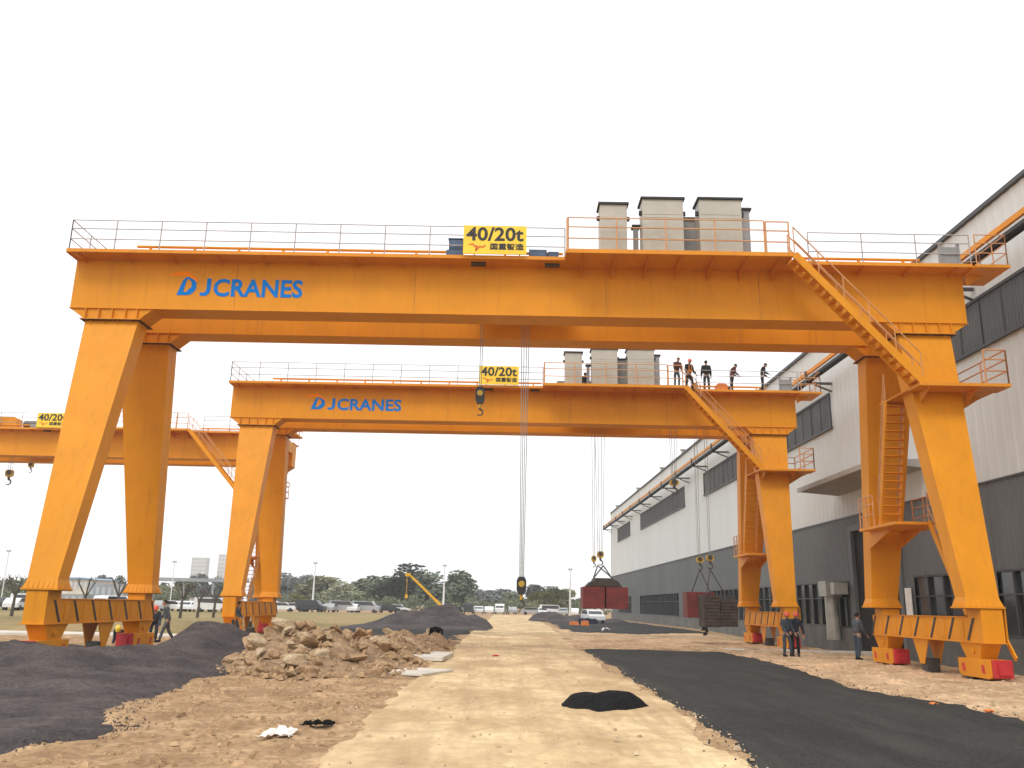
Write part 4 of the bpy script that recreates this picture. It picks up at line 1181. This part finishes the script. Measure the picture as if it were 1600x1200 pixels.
def put_car(x, y, rz, van, colr, label):
    bme, gme, wme, L, W = CP[van]
    key = (van, colr)
    if key not in bodies:
        me = bme.copy(); me.materials.clear(); me.materials.append(M[colr]); bodies[key] = me
    e = empty('parked_van' if van else 'parked_car', (x, y, float(gz(np.array([x]), np.array([y]))[0])+.06), rz, label, 'van' if van else 'car', 'vehicles parked along the far edge of the yard')
    o = bpy.data.objects.new('body', bodies[key]); COL.objects.link(o); o.parent = e
    o = bpy.data.objects.new('windows', gme); COL.objects.link(o); o.parent = e
    for sx in (-1, 1):
        for sy in (-1, 1):
            o = bpy.data.objects.new('wheel', wme); COL.objects.link(o); o.parent = e; o.location = (sx*(L/2-.85), sy*(W/2-.1), .32)
names = {'carwhite': 'white', 'cardark': 'black', 'carsilver': 'silver', 'carred': 'dark red'}
rc = random.Random(21)
def row(us, Yf, where, side=.5):
    for u in us:
        Y = Yf(u)+rc.uniform(-1, 1); p = at(u, 950, Y)
        van = 1 if rc.random() < .16 else 0
        colr = rc.choices(['carwhite', 'cardark', 'carsilver', 'carred'], [10, 1.6, 2, .4])[0]
        rz = (0 if rc.random() < side else R(90))*(1 if rc.random() < .5 else -1)+rc.uniform(-.15, .15)
        put_car(p.x, Y, rz, van, colr, '%s %s parked %s' % (names[colr], 'van' if van else 'car', where))
row([442, 466, 486], lambda u: 150, 'between the second crane leg and the left white mast')
row([518, 536, 553, 572, 590, 607, 622], lambda u: 152+(u-500)*.12, 'between the left white mast and the big gravel heap')
row([732, 748, 764, 781, 799], lambda u: 176+(u-730)*.1, 'at the far end of the road, right of the big gravel heap')
row([832, 848, 863, 879, 897], lambda u: 172, 'behind the low gravel ridge left of the hanging red weight')
row([256, 272, 291, 312, 332, 350], lambda u: 128, 'on the field edge between the near and the second crane')
row([-14, 6, 28, 50, 72], lambda u: 112, 'at the left edge of the field beyond the nearest crane leg')
row([118, 140, 163, 186], lambda u: 118, 'behind the sill beam of the nearest crane')
put_car(10.6, 100.5, R(-82), 0, 'carwhite', 'white car standing under the left hanging red weight')
g = MB(); g.box(-8, 8, -.4, .4, -.2, .55)
# low orange barriers and blue crate in the gravel yard
for (u, Y, w, h, mt, nm, lb) in ((897, 88, .95, .32, 'orangebox', 'traffic_barrier', 'left of two low orange barriers under the left hanging weight'), (914, 86, .75, .45, 'orangebox', 'traffic_barrier', 'right of two low orange barriers under the left hanging weight'), (918, 96, 2.2, .55, 'navy', 'storage_crate', 'dark blue crate behind the orange barriers under the left hanging weight')):
    p = at(u, 966, Y); g = MB(); g.prism([(-w/2, 0), (w/2, 0), (w*.42, h), (-w*.42, h)], 'y', -.25, .25); g.box(-w*.1, w*.1, -.1, .1, h+.001, h+.05)
    o = g.build(nm, M[mt], bevel=.02); o.location = (p.x, Y, .04); tag(o, lb, 'barrier' if nm[0] == 't' else 'crate')

# ------------------------------------------------------------------ people
def skin_mesh(name, chains, mt, sub=2):
    """chains: list of lists of (pos, radius); first point of later chains that equals an existing vertex is shared"""
    vs = []; es = []; rs = []
    def vid(p, r_):
        for i, q in enumerate(vs):
            if (Vector(q)-Vector(p)).length < 1e-5: return i
        vs.append(tuple(p)); rs.append(r_); return len(vs)-1
    for ch in chains:
        prev = None
        for (p, r_) in ch:
            i = vid(p, r_)
            if prev is not None and prev != i: es.append((prev, i))
            prev = i
    me = bpy.data.meshes.new(name); me.from_pydata(vs, es, []); me.update()
    o = bpy.data.objects.new(name, me); COL.objects.link(o)
    sm = o.modifiers.new('skin', 'SKIN'); sm.use_smooth_shade = True
    if sub: ss = o.modifiers.new('sub', 'SUBSURF'); ss.levels = sub; ss.render_levels = sub
    if not me.skin_vertices:
        bpy.context.view_layer.objects.active = o
    sv = me.skin_vertices[0].data
    for i, r_ in enumerate(rs): sv[i].radius = (r_, r_) if not isinstance(r_, tuple) else r_; sv[i].use_root = (i == 0)
    bpy.context.view_layer.update()
    m2 = bpy.data.meshes.new_from_object(o.evaluated_get(bpy.context.evaluated_depsgraph_get()))
    bpy.data.objects.remove(o)
    m2.materials.clear(); m2.materials.append(mt); m2.name = name
    return m2

def person(x, y, z, rz, label, H=1.70, lean=0, side=0, hips=(0, 0), knees=(0, 0), arms=((10, 8), (10, 8)), elbows=(15, 15), head=0, top='navy', legs='navy', helmet=None, vest=False, drop=0, bulk=1.14):
    """facing -Y. angles in degrees; hips/knees (left,right) forward flexion; arms ((fwd, out)...)"""
    k = H/1.72
    def rotx(v, a): return Matrix.Rotation(R(a), 3, 'X') @ v
    e = empty('person', (x, y, z), rz, label, 'person')
    pel = Vector((0, 0, .93*k))
    legsj = []
    for s, hip, kn in ((1, hips[0], knees[0]), (-1, hips[1], knees[1])):
        hj = pel+Vector((s*.09*k, 0, -.03*k))
        th = rotx(Vector((s*.02, 0, -.42*k)), -hip)      # positive hip -> thigh swings to -Y
        kj = hj+th
        sh = rotx(Vector((0, 0, -.42*k)), -hip+kn)
        an = kj+sh
        legsj.append((hj, kj, an, hip-kn))
    zmin = min(l[2].z for l in legsj)-.075*k
    off = Vector((0, 0, -zmin+drop)); 
    T = Matrix.Rotation(R(side), 3, 'Y') @ Matrix.Rotation(R(lean), 3, 'X')     # lean>0 bends to -Y
    def up(v): return pel+T @ v+off
    legsj = [(a+off, b+off, c+off, d) for a, b, c, d in legsj]
    P = pel+off
    waist = up(Vector((0, 0, .14*k))); chest = up(Vector((0, 0, .34*k))); shc = up(Vector((0, 0, .47*k)))
    nk = up(Vector((0, -.01, .54*k)))
    HT = T @ Matrix.Rotation(R(head), 3, 'X')
    def hd(v): return nk+HT @ (v*k)
    armsj = []
    for s, (fw, out), el in ((1, arms[0], elbows[0]), (-1, arms[1], elbows[1])):
        sj = up(Vector((s*.175*k, 0, .455*k)))
        A = Matrix.Rotation(R(fw), 3, 'X')
        ua = T @ (Matrix.Rotation(R(-s*out), 3, 'Y') @ (Matrix.Rotation(R(-fw), 3, 'X') @ Vector((0, 0, -.29*k))))
        ej = sj+ua
        fa = T @ (Matrix.Rotation(R(-s*out*.4), 3, 'Y') @ (Matrix.Rotation(R(-fw-el), 3, 'X') @ Vector((0, 0, -.25*k))))
        wj = ej+fa
        armsj.append((sj, ej, wj, fa.normalized(), s))
    # body: one continuous skin
    ch = [[(P, .10*k), (waist, .095*k), (chest, .115*k), (shc, .09*k), (nk, .052*k), (hd(Vector((0, -.01, .07))), .062*k), (hd(Vector((0, -.005, .13))), .082*k), (hd(Vector((0, .005, .19))), .078*k), (hd(Vector((0, .005, .235))), .05*k)]]
    for (hj, kj, an, fp) in legsj:
        ft = an+Vector((0, -.14*k, -.045*k))
        ch.append([(P, .1), (hj, .085*k), ((hj+kj)/2, .07*k), (kj, .052*k), ((kj*.6+an*.4), .052*k), (an, .036*k), (ft, .032*k)])
    for (sj, ej, wj, fd, s) in armsj:
        ch.append([(shc, .09*k), (sj, .055*k), ((sj+ej)/2, .044*k), (ej, .036*k), ((ej+wj)/2, .034*k), (wj, .024*k)])
        ac = fd.cross(Vector((0, 1, 0)));
        if ac.length < .1: ac = Vector((1, 0, 0))
        ac.normalize(); palm = wj+fd*.075*k
        ch.append([(wj, .024*k), (palm, .026*k)])
        for q, (o, ln) in enumerate(((-.028, .065), (-.009, .078), (.010, .073), (.027, .055))):
            b0 = palm+ac*o*k+fd*.012*k; b1 = b0+fd*ln*.55*k; b2 = b1+(fd+Vector((0, -.5, 0))).normalized()*ln*.5*k
            ch.append([(palm, .026*k), (b0, .009*k), (b1, .0085*k), (b2, .007*k)])
        tb = wj+fd*.03*k-ac*.02*k; t1 = tb+(fd*.6-ac*.8).normalized()*.04*k
        ch.append([(wj, .024*k), (tb, .011*k), (t1, .009*k), (t1+fd*.025*k, .008*k)])
    body = skin_mesh('body', ch, M['skin'], 1)
    # face: nose, ears, eyes joined in
    bm = bmesh.new(); bm.from_mesh(body)
    def blob(c, r_, sc, mi):
        g = bmesh.ops.create_icosphere(bm, subdivisions=2, radius=1)
        for v in g['verts']: v.co = c+HT @ Vector((v.co.x*r_*sc[0], v.co.y*r_*sc[1], v.co.z*r_*sc[2]))
        fs = {f for v in g['verts'] for f in v.link_faces}
        for f in fs: f.material_index = mi; f.smooth = True
    blob(hd(Vector((0, -.012, .15))), .098*k, (.80, .96, 1.12), 0)
    blob(hd(Vector((0, -.108, .135))), .016*k, (.8, 1.1, 1.5), 0)
    for s in (-1, 1):
        blob(hd(Vector((s*.033, -.094, .158))), .012*k, (1.1, .6, .7), 1); blob(hd(Vector((s*.080, .0, .14))), .026*k, (.4, .8, 1.1), 0)
    blob(hd(Vector((0, -.094, .09))), .02*k, (1.2, .4, .35), 2)
    bm.to_mesh(body); bm.free(); body.materials.append(M['hair']); body.materials.append(M['maroon'])
    o = bpy.data.objects.new('body', body); COL.objects.link(o); o.parent = e
    # clothing
    B = bulk
    ch = [[(P+Vector((0, 0, -.03)), (.155*k*B, .125*k*B)), (waist, (.15*k*B, .12*k*B)), (chest, (.17*k*B, .13*k*B)), (shc, (.13*k*B, .11*k)), (nk-Vector((0, 0, .03)), .07*k)]]
    for (sj, ej, wj, fd, s) in armsj: ch.append([(shc, .12*k), (sj, .08*k*B), ((sj+ej)/2, .066*k*B), (ej, .056*k*B), ((ej+wj)/2, .052*k*B), (wj-fd*.01, .042*k*B)])
    o = bpy.data.objects.new('jacket', skin_mesh('jacket', ch, M[top], 1)); COL.objects.link(o); o.parent = e
    ch = [[(P+Vector((0, 0, .07)), (.14*k, .115*k)), (P, (.15*k, .12*k))]]
    for (hj, kj, an, fp) in legsj: ch.append([(P, .14*k), (hj-Vector((0, 0, .02)), .105*k), ((hj+kj)/2, .088*k), (kj, .072*k), (kj*.5+an*.5, .068*k), (an+Vector((0, 0, .02)), .058*k)])
    o = bpy.data.objects.new('trousers', skin_mesh('trousers', ch, M[legs], 1)); COL.objects.link(o); o.parent = e
    b = MB()
    for (hj, kj, an, fp) in legsj:
        z0 = an.z-.075*k
        b.hexa([(an.x-.045, an.y-.20, z0), (an.x+.045, an.y-.20, z0), (an.x+.045, an.y+.07, z0), (an.x-.045, an.y+.07, z0), (an.x-.035, an.y-.17, z0+.07), (an.x+.035, an.y-.17, z0+.07), (an.x+.045, an.y+.06, z0+.13), (an.x-.045, an.y+.06, z0+.13)])
    b.build('shoes', M['blackcloth'], e, bevel=.02)
    # hair or helmet
    bm = bmesh.new(); bmesh.ops.create_uvsphere(bm, u_segments=18, v_segments=10, radius=1)
    hel = helmet is not None
    cc = Vector((0, .008, .175))
    for v in bm.verts:
        u_ = v.co.copy()
        if hel:
            q = Vector((u_.x*.112, u_.y*.135, max(u_.z, -.06)*.115))
            if u_.z < .05 and u_.y < 0: q.y -= .035*(-u_.y)
        else:
            q = Vector((u_.x*.088, u_.y*.108, u_.z*.10 if u_.z > -.2 or u_.y > .1 else -.02))
            if u_.y < -.2 and u_.z < .35: q.y *= .55
        v.co = hd(cc+q)
    for f in bm.faces: f.smooth = True
    me = bpy.data.meshes.new('helmet' if hel else 'hair'); bm.to_mesh(me); bm.free(); me.materials.append(M[helmet] if hel else M['hair'])
    o = bpy.data.objects.new('helmet' if hel else 'hair', me); COL.objects.link(o); o.parent = e
    if vest:
        b = MB()
        for s in (-1, 1): b.bar(waist+T @ Vector((s*.06, -.13, -.05)), shc+T @ Vector((s*.09, -.125, .02)), .05, .02, up=(0, -1, 0))
        b.bar(waist+T @ Vector((-.15, -.135, .03)), waist+T @ Vector((.15, -.135, .03)), .02, .06, up=(0, 0, 1))
        b.build('harness', M['vest'], e)
    return e

# ------------------------------------------------------------------ haze
hz = MB(); hz.box(-650, 650, -150, 670, -2.0, 32.0)
hm = bpy.data.materials.new('haze_air'); hm.use_nodes = True; ht = hm.node_tree
ht.nodes.remove(ht.nodes['Principled BSDF'])
hv = ht.nodes.new('ShaderNodeVolumePrincipled'); hv.inputs['Density'].default_value = .0006; hv.inputs['Color'].default_value = (.98, .985, .99, 1)
hv.inputs['Anisotropy'].default_value = .2
ht.links.new(hv.outputs[0], ht.nodes['Material Output'].inputs['Volume'])
tag(hz.build('haze', hm), kind='stuff')

G = lambda x, y: float(gz(np.array([x]), np.array([y]))[0])+.02
# on the ground by the second crane's right foot
person(11.62, 36.1, G(11.6, 36.1), R(14), 'orange helmeted person, left of the pair standing by the second crane right foot', 1.72, lean=14, side=-4, hips=(16, 4), knees=(14, 10), arms=((22, 6), (26, 4)), elbows=(30, 35), head=8, top='slate', legs='slate', helmet='helmred')
person(12.0, 36.2, G(12.0, 36.2), R(-12), 'orange helmeted person, right of the pair standing by the second crane right foot', 1.74, lean=12, side=6, hips=(6, 18), knees=(6, 18), arms=((10, 24), (30, 4)), elbows=(15, 30), head=8, top='navy', legs='blackcloth', helmet='helmred')
person(13.78, 34.3, G(13.8, 34.3), R(110), 'person in grey clothes half hidden behind the near crane rear right foot', 1.74, lean=6, hips=(4, -4), knees=(4, 6), arms=((5, 5), (15, 8)), elbows=(25, 30), top='greycloth', legs='slate')
# left
person(-14.0, 38.0, G(-14, 38), R(-60), 'person in dark grey walking behind the left rear foot of the nearest crane', 1.75, lean=14, hips=(22, -14), knees=(8, 18), arms=((-10, 6), (20, 8)), elbows=(10, 30), top='greycloth', legs='greycloth')
person(-14.5, 34.9, G(-14.5, 34.9)-.02, R(5), 'person crouching in yellow helmet and navy clothes behind the left rear foot', 1.68, lean=66, hips=(112, 98), knees=(138, 132), arms=((40, 8), (50, 8)), elbows=(40, 40), head=5, top='navy', legs='blackcloth', helmet='helmyel')
person(-14.15, 37.0, G(-14.1, 37.0), R(20), 'person bending in red helmet, hidden behind the left rear foot of the nearest crane', 1.70, lean=42, hips=(50, 40), knees=(60, 60), arms=((40, 8), (50, 8)), elbows=(30, 40), head=-10, top='slate', legs='navy', helmet='helmred')
person(-12.75, 43.2, .1, R(80), 'person in blue overalls at the left foot of the second crane', 1.68, lean=20, hips=(30, 10), knees=(30, 30), arms=((30, 6), (40, 8)), elbows=(30, 30), top='slate', legs='slate')
person(14.2, 62.5, G(14.2, 62.5), R(70), 'person in black crouching on the sand under the right hanging weight', 1.65, lean=55, hips=(100, 85), knees=(125, 120), arms=((50, 8), (50, 8)), elbows=(30, 40), head=-10, top='blackcloth', legs='blackcloth')
# on the deck of the second crane
def onc2(x, y, *a, **k):
    p = c2w(x, y, ZD+.01); return person(p.x, p.y, k.pop('z', p.z), *a, **k)
onc2(9.02, -1.0, R(10), 'person in maroon jacket bending on the second crane deck, left of the stair top', 1.62, lean=22, hips=(12, 4), knees=(20, 10), arms=((20, 8), (30, 8)), elbows=(40, 30), head=20, top='maroon', legs='slate', z=ZD+.05)
onc2(9.66, -1.0, R(25), 'person in orange harness and red helmet on the second crane stair', 1.76, lean=6, hips=(22, -6), knees=(26, 12), arms=((12, 14), (10, 16)), elbows=(40, 40), head=14, top='blackcloth', legs='blackcloth', helmet='helmred', vest=True, z=ZD-.16)
onc2(10.72, -.45, R(178), 'person in thick dark coat seen from behind on the second crane deck', 1.70, lean=2, hips=(2, -2), knees=(2, 2), arms=((5, 12), (5, 12)), elbows=(12, 12), top='blackcloth', legs='blackcloth', bulk=1.3)
onc2(12.1, -.45, R(100), 'bare headed slim person looking down, fourth from the left on the second crane deck', 1.60, lean=12, hips=(4, -12), knees=(4, 12), arms=((20, 4), (15, 6)), elbows=(60, 50), head=35, top='maroon', legs='blackcloth')
onc2(13.72, -.45, R(85), 'bare headed person at the far right end of the second crane deck', 1.64, lean=8, hips=(2, -4), knees=(4, 4), arms=((15, 4), (15, 6)), elbows=(50, 60), head=38, top='blackcloth', legs='blackcloth')
onc2(4.28, -.1, R(180), 'person in black squatting between cabinets on the second crane', 1.64, lean=30, hips=(100, 95), knees=(125, 120), arms=((50, 8), (50, 8)), elbows=(30, 40), top='blackcloth', legs='blackcloth')
